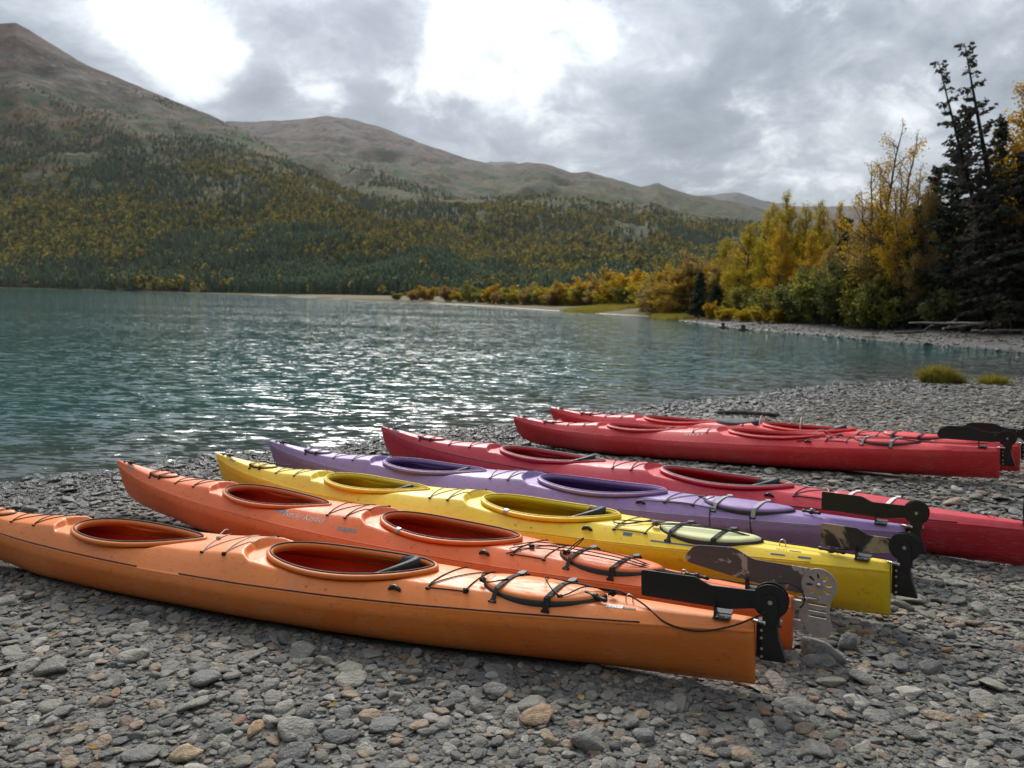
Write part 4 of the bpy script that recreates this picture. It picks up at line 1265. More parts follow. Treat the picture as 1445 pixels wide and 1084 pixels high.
def worn_mat(name, top, under, lo, hi, metal=.8, scale=9.0):
    def fn(t):
        p = obj_coord(t)
        n = t.noise(p, scale, 6, .62, .6); n2 = t.noise(p, 60, 3)
        f = t.smooth(n, lo, hi)
        c = t.mix(f, t.mix(n2, tuple(v * .7 for v in top), tuple(v * 1.3 for v in top)), under)
        return principled(t, c, t.smooth(n2, .3, .7, .40, .62), metal=t.math('MULTIPLY', f, metal), normal=t.bump(t.math('ADD', f, n2), .25, .002))
    return material(name, fn)
M_BLADE = worn_mat('worn_dark_blade', (.085, .090, .100), (.40, .40, .40), .56, .60, .1)
M_ALU = worn_mat('dull_aluminium', (.32, .32, .315), (.46, .46, .45), .35, .65, .55, 14)
M_BLADEB = worn_mat('beige_black_blade', (.030, .031, .031), (.36, .31, .19), .44, .56, .0, 7)
M_BLADEK = worn_mat('scuffed_black_blade', (.010, .012, .014), (.10, .105, .11), .66, .74, .1, 10)
M_BLADER = worn_mat('chipped_black_blade', (.014, .016, .018), (.32, .33, .34), .62, .66, .4, 8)

HULL = hull_mesh(); HULL_IN = hull_mesh(.008); DECK = deck_mesh()
COAM = [coaming_mesh(c) for c in COCK]
LID_AFT = lid_mesh(4.66, 5.30, .142, .45, .62, .016, .020)
LID_BOW = lid_mesh(.52, .86, .070, .5, .5, .008, .014, 30)
LID_MID = lid_mesh(2.64, 3.18, .175, .45, .45, .052, .022, 34)
for me in (HULL, HULL_IN, DECK, COAM[0][0], COAM[0][1], COAM[1][0], COAM[1][1], LID_AFT[0], LID_AFT[1], LID_BOW[0], LID_BOW[1], LID_MID[0], LID_MID[1]):
    me.polygons.foreach_set('use_smooth', [True] * len(me.polygons))

def inst(name, me, parent, mat):
    """object that shares a mesh but has its own material"""
    o = bpy.data.objects.new(name, me); col.objects.link(o); o.parent = parent
    if not me.materials: me.materials.append(mat)
    o.material_slots[0].link = 'OBJECT'; o.material_slots[0].material = mat
    return o

def _share(fn):
    cache = {}
    def get(*a):
        if a not in cache: cache[a] = fn(*a)
        return cache[a]
    return get

@_share
def fitting_mesh():
    mb = MB()
    mb.box((0, 0, .003), (.022, .012, .006))
    for s in (-1, 1): mb.tube([(s * .008, 0, .004), (s * .008, 0, .009)], .0045, 8)
    mb.tube(smooth_path([(-.006, 0, .004), (-.004, 0, .012), (.004, 0, .012), (.006, 0, .004)], 7), .0028, 5)
    return mb.mesh('deck_fitting')

def fitting(x, t, parent, mat=None, s=1.0):
    o = inst('deck_fitting', fitting_mesh(), parent, mat or M_BLACK)
    o.location = Vector(S(x, t, -.001)); o.scale = (s, s, s)
    yy = EDGE * float(T_BEAM(x)); n = math.atan2(float(deck_z(x, (t - .05) * yy)) - float(deck_z(x, (t + .05) * yy)), .1 * yy)
    o.rotation_euler = (-n, 0, 0)
    return o

def deck_cord(parent, pts, mat, rad=.0032, sag=0.0, name='bungee_cord', n=26, lift=.004):
    """cord stretched over the deck between (x, t) points; it never sinks into the deck"""
    P = []
    for (x0, t0), (x1, t1) in zip(pts[:-1], pts[1:]):
        a, b = S(x0, t0, lift), S(x1, t1, lift)
        for f in np.linspace(0, 1, n, endpoint=False):
            p = a * (1 - f) + b * f
            zz = float(deck_z(p[0], p[1])) + lift
            p[2] = max(zz, p[2])
            if sag: p[0] += sag * math.sin(math.pi * f)
            P.append(p)
    P.append(S(*pts[-1], lift))
    mb = MB(); mb.tube(np.array(P), rad, 5)
    return mb.build(name, mat, parent)

def free_cord(parent, pts, mat, rad=.0036, name='cord', n=50):
    mb = MB(); mb.tube(smooth_path(pts, n), rad, 6)
    return mb.build(name, mat, parent)

def knot(parent, p, mat, r=.012):
    mb = MB()
    a = np.linspace(0, 2 * math.pi * 1.9, 26)
    mb.tube(np.stack([p[0] + r * np.cos(a), p[1] + r * .6 * np.sin(a * 1.0), p[2] + r * .5 + r * .6 * np.sin(a * 1.5)], 1), r * .38, 5)
    return mb.build('knot', mat, parent)

def strap(parent, top, cc, x, half, mat, buckle=M_BLACK, w=.028, dx=.03):
    """webbing strap over a hatch lid, running to both deck edges"""
    y = np.linspace(-half, half, 23)
    inside = np.array([abs(v) < float(cock_w(cc, x)) for v in y])
    rows = []
    for s in (-.5, .5):
        P = []
        for v in y:
            xx = x + dx * v / half + s * w
            z = float(deck_z(xx, v)) + .004
            if abs(v) < float(cock_w(cc, xx)) + .012: z = max(z, top(xx, v) + .006)
            P.append((xx, v, z))
        rows.append(P)
    G = np.array(rows)                                  # 2, n, 3
    zz = G[..., 2]
    zz = np.maximum(zz, (np.roll(zz, 1, 1) + np.roll(zz, -1, 1)) / 2)
    zz[:, 0], zz[:, -1] = G[:, 0, 2], G[:, -1, 2]
    G[..., 2] = zz
    up = G.copy(); up[..., 2] += .003
    mb = MB()
    ring = np.stack([G[0], G[1], up[1], up[0]], 1)      # n, 4, 3
    mb.grid(ring, closed_j=True)
    o = mb.build('strap', mat, parent, smooth=False)
    b = MB()
    v = half * .55; xb = x + dx * .55
    zb = top(xb, v) + .012
    b.box((xb, v, zb), (w * 1.35, .034, .010)); b.box((xb, v - .024, zb + .001), (w * 1.1, .016, .013)); b.box((xb, v + .028, zb - .002), (w * .9, .02, .008))
    bo = b.build('buckle', buckle, o, smooth=False)
    for s in (-1, 1):
        e = MB(); xe = x + s * dx; zE = float(deck_z(xe, s * half)) + .003
        e.box((xe, s * half, zE), (w * 1.5, .012, .007))
        for q in (-1, 1): e.tube([(xe + q * w * .6, s * half, zE), (xe + q * w * .6, s * half, zE + .008)], .004, 8)
        e.build('strap_anchor', M_BLACK, o, smooth=False)
    return o

def backrest(parent, c, x, top, h, tilt, w, name='backrest'):
    n, m = 15, 9
    a = np.linspace(-1, 1, n)
    G = np.zeros((n, m, 3)); Bk = np.zeros((n, m, 3))
    for i, u in enumerate(a):
        for j, v in enumerate(np.linspace(0, 1, m)):
            zz = top - h * (1 - v) - .055 * u * u * v
            xx = x + tilt * v - .17 * u * u
            th = .040 * (1 - .35 * abs(u)) * (math.sin(math.pi * (.12 + .76 * v)) ** .6)
            G[i, j] = (xx - th, u * w, zz); Bk[i, j] = (xx + th, u * w, zz)
    ring = np.concatenate([G, Bk[:, ::-1]], 1)
    mb = MB(); mb.grid(ring, closed_j=True)
    for i, fl in ((0, 0), (n - 1, 1)):
        k0 = mb.n; mb.add(np.vstack([ring[i], ring[i].mean(0)]), None, None); q = ring.shape[1]
        mb.t.append(np.array([(k0 + q, k0 + j, k0 + (j + 1) % q) if fl else (k0 + q, k0 + (j + 1) % q, k0 + j) for j in range(q)], np.int32))
    return mb.build(name, M_SEAT, parent)

def seat(parent, c):
    x0 = c['xf'] + .62 * (c['xa'] - c['xf'])
    n, m = 13, 15
    G = np.zeros((n, m, 3))
    for i, v in enumerate(np.linspace(-1, 1, n)):
        for j, u in enumerate(np.linspace(0, 1, m)):
            G[i, j] = (x0 - .34 + .56 * u, v * .19, .125 + .06 * v * v + .035 * (1 - u) ** 2 + .02 * math.sin(u * 9.4) * 0 + .03 * u * u)
    lo = G.copy(); lo[..., 2] -= .025
    mb = MB(); mb.grid(np.concatenate([G, lo[:, ::-1]], 1), closed_j=True)
    return mb.build('seat', M_SEAT, parent)

def toggle(parent, p, d, mat=M_BLACK, ln=.11):
    d = np.array(d, float); d /= np.linalg.norm(d)
    s = np.linspace(-.5, .5, 13)
    rad = .012 * (0.75 + .35 * np.cos(s * 2 * math.pi * 1.0) ** 2); rad[0] = rad[-1] = .007
    mb = MB(); mb.tube(np.array(p) + s[:, None] * d * ln, rad, 8)
    mb.tube([np.array(p) + np.array([0, 0, -.014]), np.array(p) + np.array([0, 0, .014])], .013, 8)
    return mb.build('toggle_handle', mat, parent)

def eye_loop(parent, x, mat=M_STEEL, h=.040, w=.034):
    z = float(deck_z(x, 0)) - .004
    a = np.linspace(0, math.pi, 13)
    pts = [(x - w / 2, 0, z)] + [(x - w / 2 * math.cos(q), 0, z + h * .55 + h * .45 * math.sin(q)) for q in a] + [(x + w / 2, 0, z)]
    mb = MB(); mb.tube(np.array(pts), .0034, 7)
    return mb.build('eye_loop', mat, parent)

def map_text(parent, text, x, t, height, mat, name='lettering', shear=0.0, extra=None, gap=1.0):
    """printed lettering that follows the deck surface, read from the camera side"""
    cu = bpy.data.curves.new(name, 'FONT'); cu.body = text; cu.size = height; cu.shear = shear; cu.space_character = gap; cu.resolution_u = 3
    cu.extrude = 0.0
    tmp = bpy.data.objects.new(name + '_tmp', cu)
    me = bpy.data.meshes.new_from_object(tmp)
    bpy.data.objects.remove(tmp); bpy.data.curves.remove(cu)
    bm = bmesh.new(); bm.from_mesh(me)
    bmesh.ops.triangulate(bm, faces=bm.faces)
    y0 = t * EDGE * float(T_BEAM(x))
    for v in bm.verts:
        u, w = v.co.x, v.co.y
        # walk up the deck section from y0 towards the crown by arc length w
        xx = x + u; y = t * EDGE * float(T_BEAM(xx)); z = float(deck_z(xx, y)); n = 6
        for _ in range(n):
            dy = .002; s = (float(deck_z(xx, y + dy)) - z) / dy
            st = (w / n) / math.sqrt(1 + s * s)
            y += st; z = float(deck_z(xx, y))
        v.co = (xx, y - .0012, z + .0016)
    bm.to_mesh(me); bm.free(); me.materials.clear()
    return link(name, me, parent, mat)

def deck_patch(parent, x0, x1, t0, t1, mat, name, lift=.0015, n=8, m=4):
    G = np.zeros((n, m, 3))
    for i, x in enumerate(np.linspace(x0, x1, n)):
        for j, f in enumerate(np.linspace(0, 1, m)):
            G[i, j] = S(x, t0 + (t1 - t0) * f, lift)
    mb = MB(); mb.grid(G)
    return mb.build(name, mat, parent)

def rudder(parent, style):
    r = empty('rudder'); r.parent = parent
    zoff = .012
    if style == 'alu':
        blade = rounded([(5.42, .455), (5.475, .528), (5.69, .548), (5.79, .500), (6.09, .500), (6.13, .47), (6.10, .40), (6.04, .36), (5.84, .375), (5.72, .385), (5.44, .425)], .03, 4)
        o = link('blade', plate('blade', blade, thick=.006, y=0.0), r, M_BLADE, False)
        # perforated head plate: a disc over a lobed tail
        hd = []
        cx, cz, R_ = 6.125, .425, .085
        for a in np.linspace(math.radians(-28), math.radians(215), 26): hd.append((cx + R_ * math.cos(a), cz + R_ * math.sin(a)))
        hd += [(6.045, .345), (6.03, .24), (6.055, .205), (6.085, .165), (6.13, .150), (6.18, .165), (6.195, .215), (6.185, .25), (6.178, .30), (6.185, .355)]
        holes = []
        for k in range(8):
            a = k * math.pi / 4 + .1; ca, sa = math.cos(a), math.sin(a)
            h = []
            for q in np.linspace(0, 2 * math.pi, 10, endpoint=False):
                lx, lz = .046 + .018 * math.cos(q), .0075 * math.sin(q)
                h.append((cx + lx * ca - lz * sa, cz + lx * sa + lz * ca))
            holes.append(h[::-1])
        for zc in (.325, .292, .262): holes.append(rounded([(6.075, zc - .007), (6.165, zc - .007), (6.165, zc + .007), (6.075, zc + .007)], .006, 2)[::-1])
        o2 = link('head_plate', plate('head_plate', hd, holes, thick=.005, y=-.0095), r, M_ALU, False)
        mb = MB()
        mb.tube([(cx, -.020, cz), (cx, .012, cz)], .011, 10); mb.build('pivot_bolt', M_STEEL, r)
        mb = MB(); mb.tube([(6.02, -.016, .345), (6.12, -.016, .352)], .0075, 8); mb.tube([(6.05, -.016, .345), (6.075, -.016, .347)], .012, 6)
        mb.build('hinge_pin', M_STEEL, r)
        # hinge strap to the stern
        mb = MB(); mb.box((6.02, 0, .30), (.06, .022, .05)); mb.box((6.02, 0, .20), (.06, .022, .04)); mb.build('stern_bracket', M_ALU, r, False)
        mb = MB(); a = np.linspace(-1.1, 2.3, 20)
        mb.tube(np.stack([5.98 + .085 * np.sin(a), np.full(20, -.05), .35 + .07 * np.cos(a)], 1), .004, 6); mb.build('cable', M_CORD, r)
    else:
        bm_ = {'black': M_BLADEK, 'beige': M_BLADEB, 'chip': M_BLADER, 'stub': M_BLADEK}[style]
        x0 = {'beige': 5.635, 'stub': 5.88}.get(style, 5.48)
        if style == 'chip':
            bl = rounded([(5.455, .43), (5.47, .49), (5.54, .535), (5.75, .535), (5.86, .49), (6.05, .475), (6.08, .40), (5.95, .385), (5.49, .40)], .03, 4)
        else:
            xa, xb = {'beige': (5.825, 5.885), 'stub': (5.95, 5.98)}.get(style, (5.735, 5.80))
            bl = rounded([(x0, .382), (x0, .508), (xa, .502), (xb, .470), (6.04, .468), (6.05, .395), (max(5.88, x0 + .05), .368)], .010, 2)
        link('blade', plate('blade', bl, thick=.007, y=0), r, bm_, False)
        cx, cz = 6.068, .432
        w = MB()
        for (ya, yb, rr) in [(-.026, -.020, .070), (-.020, -.016, .078), (-.016, .016, .066), (.016, .020, .078), (.020, .026, .070)]:
            w.tube([(cx, ya, cz), (cx, yb, cz)], rr, 32)
        wo = w.build('wheel', M_BLACK, r, False)
        b = MB(); b.tube([(cx, -.034, cz), (cx, .034, cz)], .011, 6); b.build('bolt', M_STEEL, wo, False)
        # yoke: two cheeks, a shelf and the tapered lower housing
        y = MB()
        for s in (-1, 1):
            ck = [(6.035, .33), (6.105, .33), (6.100, .44), (6.085, .47), (6.055, .47), (6.040, .44)]
            me = plate('cheek', rounded(ck, .012, 3), thick=.006, y=s * .030)
            co = np.empty(len(me.vertices) * 3, np.float32); me.vertices.foreach_get('co', co)
            fs = [tuple(p.vertices) for p in me.polygons]
            base = y.n; y.add(co.reshape(-1, 3))
            for f_ in fs:
                if len(f_) == 4: y.q.append(np.array([f_], np.int32) + base)
                elif len(f_) == 3: y.t.append(np.array([f_], np.int32) + base)
                else: y.t.append(np.array([(f_[0], f_[k], f_[k + 1]) for k in range(1, len(f_) - 1)], np.int32) + base)
        y.box((6.066, 0, .330), (.10, .070, .008))
        y.build('yoke', M_BLACK, r, False)
        # tapered housing below
        h = MB()
        V = []
        for (xa, xb, yy, zz) in [(6.030, 6.095, .026, .327), (6.030, 6.105, .026, .26), (6.024, 6.128, .022, .185), (6.022, 6.135, .018, .158)]:
            V += [(xa, -yy, zz), (xb, -yy, zz), (xb, yy, zz), (xa, yy, zz)]
        q = []
        for k in range(3):
            for j in range(4): q.append((k * 4 + j, k * 4 + (j + 1) % 4, (k + 1) * 4 + (j + 1) % 4, (k + 1) * 4 + j))
        q += [(0, 3, 2, 1), (12, 13, 14, 15)]
        h.add(V, q)
        h.tube([(6.020, 0, .325), (6.020, 0, .165)], .013, 10)
        ho = h.build('stern_bracket', M_BLACK, r, False)
        for zz in (.30, .265, .215, .18):
            b = MB(); b.tube([(6.032, -.031, zz), (6.032, -.018, zz)], .0068, 6); b.build('bolt', M_STEEL, ho, False)
        mb = MB(); mb.tube([(5.985, -.020, .340), (6.05, -.036, .338)], .006, 8); mb.tube([(6.04, -.036, .338), (6.05, -.036, .338)], .010, 6)
        mb.build('hinge_pin', M_STEEL, r)
    # cradle that holds the blade on the deck
    cr = MB(); xk = 5.80 if style == 'alu' else (5.92 if style == 'stub' else 5.86); z = float(deck_z(xk, 0))
    cr.box((xk, -.035, z + .002), (.075, .055, .006)); cr.box((xk - .034, -.02, z + .030), (.006, .03, .060)); cr.box((xk, .035, z + .002), (.075, .055, .006)); cr.box((xk - .034, .02, z + .030), (.006, .03, .060))
    co = cr.build('cradle', M_BLACK, r, False)
    for q in (-.02, .02):
        b = MB(); b.tube([(xk + q, -.045, z + .004), (xk + q, -.045, z + .008)], .005, 8); b.build('screw', M_STEEL, co)
    return r

def kayak_frame(k):
    dz, dp, sx, sy, yaw = KAYAK_POSE[k]; a = math.radians(yaw); d = np.array([math.cos(a), math.sin(a)])
    def pt(x):
        q = np.array([sx, sy]) + d * (L_K - x)
        return np.array([q[0], q[1], plane_z(q[0], q[1]) + dz + dp * (L_K / 2 - x)])
    b, s = pt(0), pt(L_K)
    X = (s - b) / np.linalg.norm(s - b); Y = np.cross([0, 0, 1], X); Y /= np.linalg.norm(Y); Z = np.cross(X, Y)
    return b, X, Y, Z
KF = [kayak_frame(k) for k in range(7)]

def kayak(k, colr, dark, label, rud, cords, straps, lid_col=None, trim='black', gasket=None, back=(False, True), mid_cord=None, fade=.12, inside=None):
    b, X, Y, Z = KF[k]
    e = empty('kayak'); e.empty_display_size = 1
    e.matrix_world = Matrix(((X[0], Y[0], Z[0], b[0]), (X[1], Y[1], Z[1], b[1]), (X[2], Y[2], Z[2], b[2]), (0, 0, 0, 1)))
    tag(e, label, 'kayak', 'double kayaks pulled up on the beach')
    m = plastic_mat('kayak_plastic_%d' % k, colr, dark, fade)
    inst('hull', HULL, e, m)
    inst('inner_hull', HULL_IN, e, plastic_mat('kayak_inside_%d' % k, inside or tuple(v ** 1.25 for v in colr), dark, .05))  # deeper inner colour paints in the cockpit's shade and bounced light
    inst('deck', DECK, e, m)
    for i, c in enumerate(COCK):
        co = inst('coaming', COAM[i][0], e, m)
        inst('gasket', COAM[i][1], co, gasket if gasket is not None else M_RUBBER)
        seat(e, c)
        if back[i]:
            if back[i] == 'band':
                backrest(e, c, c['xa'] - .26, c['za'] + .004, .12, .09, .11)
            else:
                backrest(e, c, c['xa'] - .19, c['za'] + .030, .24, .09, .155)
    # trim along the seam
    for s in (-1, 1):
        xs = np.linspace(.12, 5.50, 90)
        if trim == 'black':
            runs = [(.10, 2.42), (2.78, 5.50)]
        else:
            runs = [(.06, 5.60)]
        for (xa, xb) in runs:
            xx = np.linspace(xa, xb, 70)
            P = np.array([S(x, s * .985, .003) for x in xx])
            P[:, 1] += s * .002
            mb = MB(); mb.tube(P, .0036 if trim == 'black' else .0030, 5); mb.build('trim_line', {'black': M_RUBBER, 'grey': M_GREY, 'own': m}[trim], e)
    # hatches
    for (lid, x0, ss, half) in ((LID_AFT, 4.66, (4.80, 5.08), .165), (LID_BOW, .52, (.62, .76), .085)):
        lo = inst('hatch_cover', lid[0], e, lid_col if (lid_col is not None and lid is LID_AFT) else m)
        inst('gasket', lid[1], lo, M_RUBBER)
        for j, sx in enumerate(ss):
            hf = min(half, .93 * EDGE * float(T_BEAM(sx)))
            strap(lo, lid[2], lid[3], sx, hf, straps if lid is LID_AFT else M_WEB, M_BLACK if straps is M_WEB else straps, .028 if lid is LID_AFT else .018, .035 if lid is LID_AFT else .02)
    # deck bungees: fore, between the cockpits, aft
    fore = [[(.93, .62), (1.00, -.60), (1.20, .62)], [(1.20, .62), (1.27, -.62), (1.42, .55)]]
    for run in fore:
        deck_cord(e, run, cords)
    for x, t in ((1.00, -.61), (1.27, -.63), (.93, .63), (1.20, .63), (1.42, .56)): fitting(x, t, e)
    mc = mid_cord if mid_cord is not None else cords
    for run in [[(2.74, .60), (2.86, -.60), (2.98, .60)], [(2.98, .60), (3.04, -.62), (3.14, .52)]]:
        deck_cord(e, run, mc)
    for x, t in ((2.86, -.61), (3.04, -.63), (2.74, .61), (2.98, .61), (3.14, .53)): fitting(x, t, e)
    for run in [[(4.62, .60), (4.40, -.68), (4.46, .60)], [(4.40, -.68), (4.61, -.66), (4.62, .60)]]:
        deck_cord(e, run, cords)
    for x, t in ((4.40, -.69), (4.61, -.67), (4.46, .61), (4.62, .61)): fitting(x, t, e)
    # bow handle, eyes, cleats
    fitting(.10, 0, e); toggle(e, S(.20, 0, .016), (1, .1, .05), M_BLACK, .085)
    eye_loop(e, 5.70 if k == 4 else 5.42)
    for c in COCK:
        for q in (.40, .52):
            x = c['xf'] + q * (c['xa'] - c['xf']); fitting(x, -(float(cock_w(c, x)) + .058) / (EDGE * float(T_BEAM(x))), e, M_STEEL, .6)
    # black cleat behind the aft cockpit
    cl = MB(); p = S(4.22, -.80, .0)
    cl.tube(np.array([p + (-.035, 0, .004), p + (-.02, .004, .016), p + (0, .006, .022), p + (.02, .004, .014), p + (.038, 0, .006)]), [.006, .012, .013, .011, .007], 8); cl.build('cleat', M_BLACK, e)
    if rud: rudder(e, rud)
    return e

K_OR, K_OR2, K_YE, K_PU, K_CR, K_RE = (.78, .205, .030), (.77, .158, .030), (.85, .60, .010), (.260, .150, .385), (.56, .020, .040), (.68, .026, .034)
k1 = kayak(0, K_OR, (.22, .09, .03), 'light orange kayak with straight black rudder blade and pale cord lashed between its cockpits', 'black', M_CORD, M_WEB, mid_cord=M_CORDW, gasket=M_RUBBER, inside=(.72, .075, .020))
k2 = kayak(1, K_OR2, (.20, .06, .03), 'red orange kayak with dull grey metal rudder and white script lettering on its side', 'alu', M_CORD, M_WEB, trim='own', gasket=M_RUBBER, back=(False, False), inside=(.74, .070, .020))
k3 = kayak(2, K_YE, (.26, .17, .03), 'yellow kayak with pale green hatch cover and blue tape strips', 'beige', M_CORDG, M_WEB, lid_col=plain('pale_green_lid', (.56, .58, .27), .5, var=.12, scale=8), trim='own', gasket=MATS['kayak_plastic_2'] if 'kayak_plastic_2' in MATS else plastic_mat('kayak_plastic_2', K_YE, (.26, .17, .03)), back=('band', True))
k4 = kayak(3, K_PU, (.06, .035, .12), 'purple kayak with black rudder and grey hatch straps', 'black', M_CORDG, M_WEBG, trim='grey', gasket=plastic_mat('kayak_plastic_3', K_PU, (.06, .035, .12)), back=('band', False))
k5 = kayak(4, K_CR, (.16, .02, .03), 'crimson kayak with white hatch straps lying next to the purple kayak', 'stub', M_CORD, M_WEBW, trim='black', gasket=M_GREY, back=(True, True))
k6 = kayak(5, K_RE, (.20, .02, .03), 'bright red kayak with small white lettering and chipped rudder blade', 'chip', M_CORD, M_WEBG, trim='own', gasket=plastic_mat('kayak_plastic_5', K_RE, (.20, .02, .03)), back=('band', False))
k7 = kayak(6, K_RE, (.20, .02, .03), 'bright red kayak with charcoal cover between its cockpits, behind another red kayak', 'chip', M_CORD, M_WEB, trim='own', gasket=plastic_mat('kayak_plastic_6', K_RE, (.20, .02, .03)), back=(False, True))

# --- details of the single kayaks ---
# first: strap end, long rudder line, toggle, print
deck_patch(k1, 5.325, 5.405, -.60, -.42, M_WHITE, 'print_plate'); map_text(k1, 'NECKY', 5.332, -.575, .021, M_DPRINT)
deck_patch(k1, 5.405, 5.47, -.60, -.50, M_DPRINT, 'print_plate')
free_cord(k1, [S(5.02, .25, .05), S(5.14, -.05, .060), S(5.26, .05, .045), S(5.36, .02, .045), S(5.42, 0, .03), S(5.50, -.30, .012), S(5.62, -.92, .004) + (0, -.006, -.005), S(5.76, -1.0, .0) + (0, -.012, -.016), S(5.90, -.9, .006) + (0, -.02, .0), (6.00, -.05, .36), (6.05, -.06, .395)], M_CORD, .0042, 'rudder_line', 90)
free_cord(k1, [S(4.70, .1, .045), S(4.66, -.25, .05), S(4.70, -.45, .035), S(4.80, -.2, .045)], M_CORD, .0036)
free_cord(k1, [S(4.96, .6, .03), S(5.00, -.2, .075), S(5.10, -.62, .035), S(5.20, -.1, .05), S(5.30, .15, .035), S(5.42, .0, .03)], M_CORD, .0036)
free_cord(k1, [S(4.90, .9, .01), S(5.05, .75, .03), S(5.16, .5, .03), S(5.28, .4, .02), S(5.36, .1, .03)], M_CORD, .0042)
toggle(k1, S(5.265, -.30, .022), (1, -.30, -.12), ln=.13)
knot(k1, S(5.10, -.60, .02), M_CORD); knot(k1, S(4.665, -.30, .02), M_CORD, .014); knot(k1, S(5.33, .08, .02), M_CORD, .016); knot(k1, S(4.61, -.66, .004), M_CORD, .012)
knot(k1, S(2.80, .05, .004), M_CORDW, .013); knot(k1, S(3.04, -.63, .004), M_CORD, .010)
free_cord(k1, [S(2.76, .45, .006), S(2.80, .05, .014), S(2.74, .45, .035), S(2.70, .70, .05)], M_CORDW, .003)
# second: script, long deck lines, tape
map_text(k2, 'Necky Kayaks', 2.44, -.78, .074, M_SCRIPT, shear=.3)
deck_patch(k2, 2.34, 2.48, -.74, -.66, M_PRINT, 'print_stripe'); deck_patch(k2, 3.02, 3.20, -.86, -.80, M_PRINT, 'print_stripe')
deck_patch(k2, .20, .32, -.75, -.45, M_PRINT, 'print_plate')
for tt, dz in ((-.45, .006), (-.30, .012), (-.12, .016)):
    free_cord(k2, [S(4.36, tt - .25, .006), S(4.5, tt, .014 + dz), S(4.8, tt, .045 + dz), S(5.08, tt, .040 + dz), S(5.32, tt * .5, .016), S(5.62, 0, .02), S(5.98, 0, .03)], M_CORD, .0034, 'rudder_line', 70)
a = np.linspace(0, 2 * math.pi * .92, 20)
free_cord(k2, [np.array(S(4.72, -.25, .03)) + np.array([.05 - .055 * math.cos(q), 0, .045 + .05 * math.sin(q - 1.4)]) for q in a], M_CORD, .0036, 'cord_loop')
knot(k2, S(4.72, -.35, .02), M_CORD, .018); knot(k2, S(4.48, -.30, .006), M_CORD, .014); toggle(k2, S(5.50, -.2, .024), (1, -.1, .0), ln=.14)
deck_patch(k2, .90, .90 + .001, -.1, .1, M_PRINT, 'print_stripe')
# third: blue tape, print, cords
for (xa, xb, t0, t1) in ((4.66, 4.95, -.86, -.82), (4.47, 4.53, -.80, -.72), (5.38, 5.46, -.84, -.78), (5.53, 5.60, -.86, -.78)):
    deck_patch(k3, xa, xb, t0, t1, M_BLUE, 'tape_strip', .002)
map_text(k3, 'NECKY', 5.40, -.56, .020, M_DPRINT); deck_patch(k3, 5.475, 5.54, -.56, -.48, M_DPRINT, 'print_plate'); deck_patch(k3, .24, .34, -.7, -.4, M_PRINT, 'print_plate')
free_cord(k3, [S(4.58, .1, .02), S(4.50, -.35, .012), S(4.40, -.50, .010), S(4.36, -.36, .012), S(4.46, -.22, .012), S(4.60, -.05, .018)], M_CORD, .0036, 'cord_loop')
for tt in (-.28, -.16):
    free_cord(k3, [S(4.62, tt - .1, .03), S(4.86, tt, .052), S(5.10, tt + .08, .050), S(5.32, .02, .018), S(5.62, .0, .020), S(5.85, 0, .04)], M_CORD, .0036, 'rudder_line')
toggle(k3, S(5.70, -.42, .030), (1, -.25, .02), ln=.16); eye_loop(k3, 5.70, M_STEEL, .055, .05); knot(k3, S(4.64, -.25, .02), M_CORDG, .02)
free_cord(k3, [S(.60, .5, .03), S(.66, -.15, .04), S(.75, .4, .03), S(.92, .2, .03), S(.98, .45, .03), S(.86, .5, .03)], M_CORD, .005)
# fourth: deck line down the side, loose strap ends
free_cord(k4, [S(4.24, -.72, .008), S(4.55, -.66, .010), S(4.70, -.72, .012), S(5.0, -.80, .010)], M_CORD, .0036, 'rudder_line')
for xx in (4.74, 5.02):
    free_cord(k4, [S(xx, -.70, .01), S(xx + .01, -.97, .006), S(xx + .02, -1.0, -.05) + (0, -.012, 0), S(xx + .03, -1.0, -.11) + (0, -.012, 0)], M_CORD, .0045, 'strap_end')
toggle(k4, S(5.42, -.3, .024), (1, -.2, 0), ln=.13)
free_cord(k4, [S(4.66, -.2, .03), S(4.64, -.5, .05), S(4.70, -.5, .04), S(4.74, -.2, .045)], M_CORD, .004)
# fifth
map_text(k5, 'NECKY', 5.40, -.56, .020, M_PRINT); deck_patch(k5, .16, .26, -.8, -.5, M_PRINT, 'print_plate'); deck_patch(k5, .20, .30, -.35, .1, M_WHITE, 'tag')
free_cord(k5, [S(4.42, .2, .02), S(4.50, -.1, .03), S(4.60, .1, .03), S(4.64, -.3, .01)], M_CORDW, .004)
# sixth
map_text(k6, 'NECKY', 2.76, -.76, .058, M_WHITE, gap=1.5); map_text(k6, 'NECKY', .26, -.96, .05, M_PRINT)
for tt, dz in ((-.55, .006), (-.35, .010)):
    free_cord(k6, [S(4.1, -.8, .01), S(4.4, tt, .016), S(4.62, tt, .02), S(4.86, tt, .046), S(5.12, tt, .046), S(5.4, tt * .5, .02), S(5.9, 0, .03)], M_CORD, .0038, 'rudder_line')
free_cord(k6, [S(4.22, -.2, .03), S(4.34, -.4, .09), S(4.46, -.3, .02)], M_CORDW, .0045)
# seventh: charcoal cover between the cockpits, arched cords
cv = inst('deck_cover', LID_MID[0], k7, M_COVER); inst('gasket', LID_MID[1], cv, M_RUBBER)
for x in (3.22, 3.72):
    a = np.linspace(0, math.pi, 14)
    free_cord(k7, [np.array([x + .05 * math.cos(q), -.24 * math.cos(q), .37 + .12 * math.sin(q)]) for q in a], M_CORDW, .005, 'arched_cord')

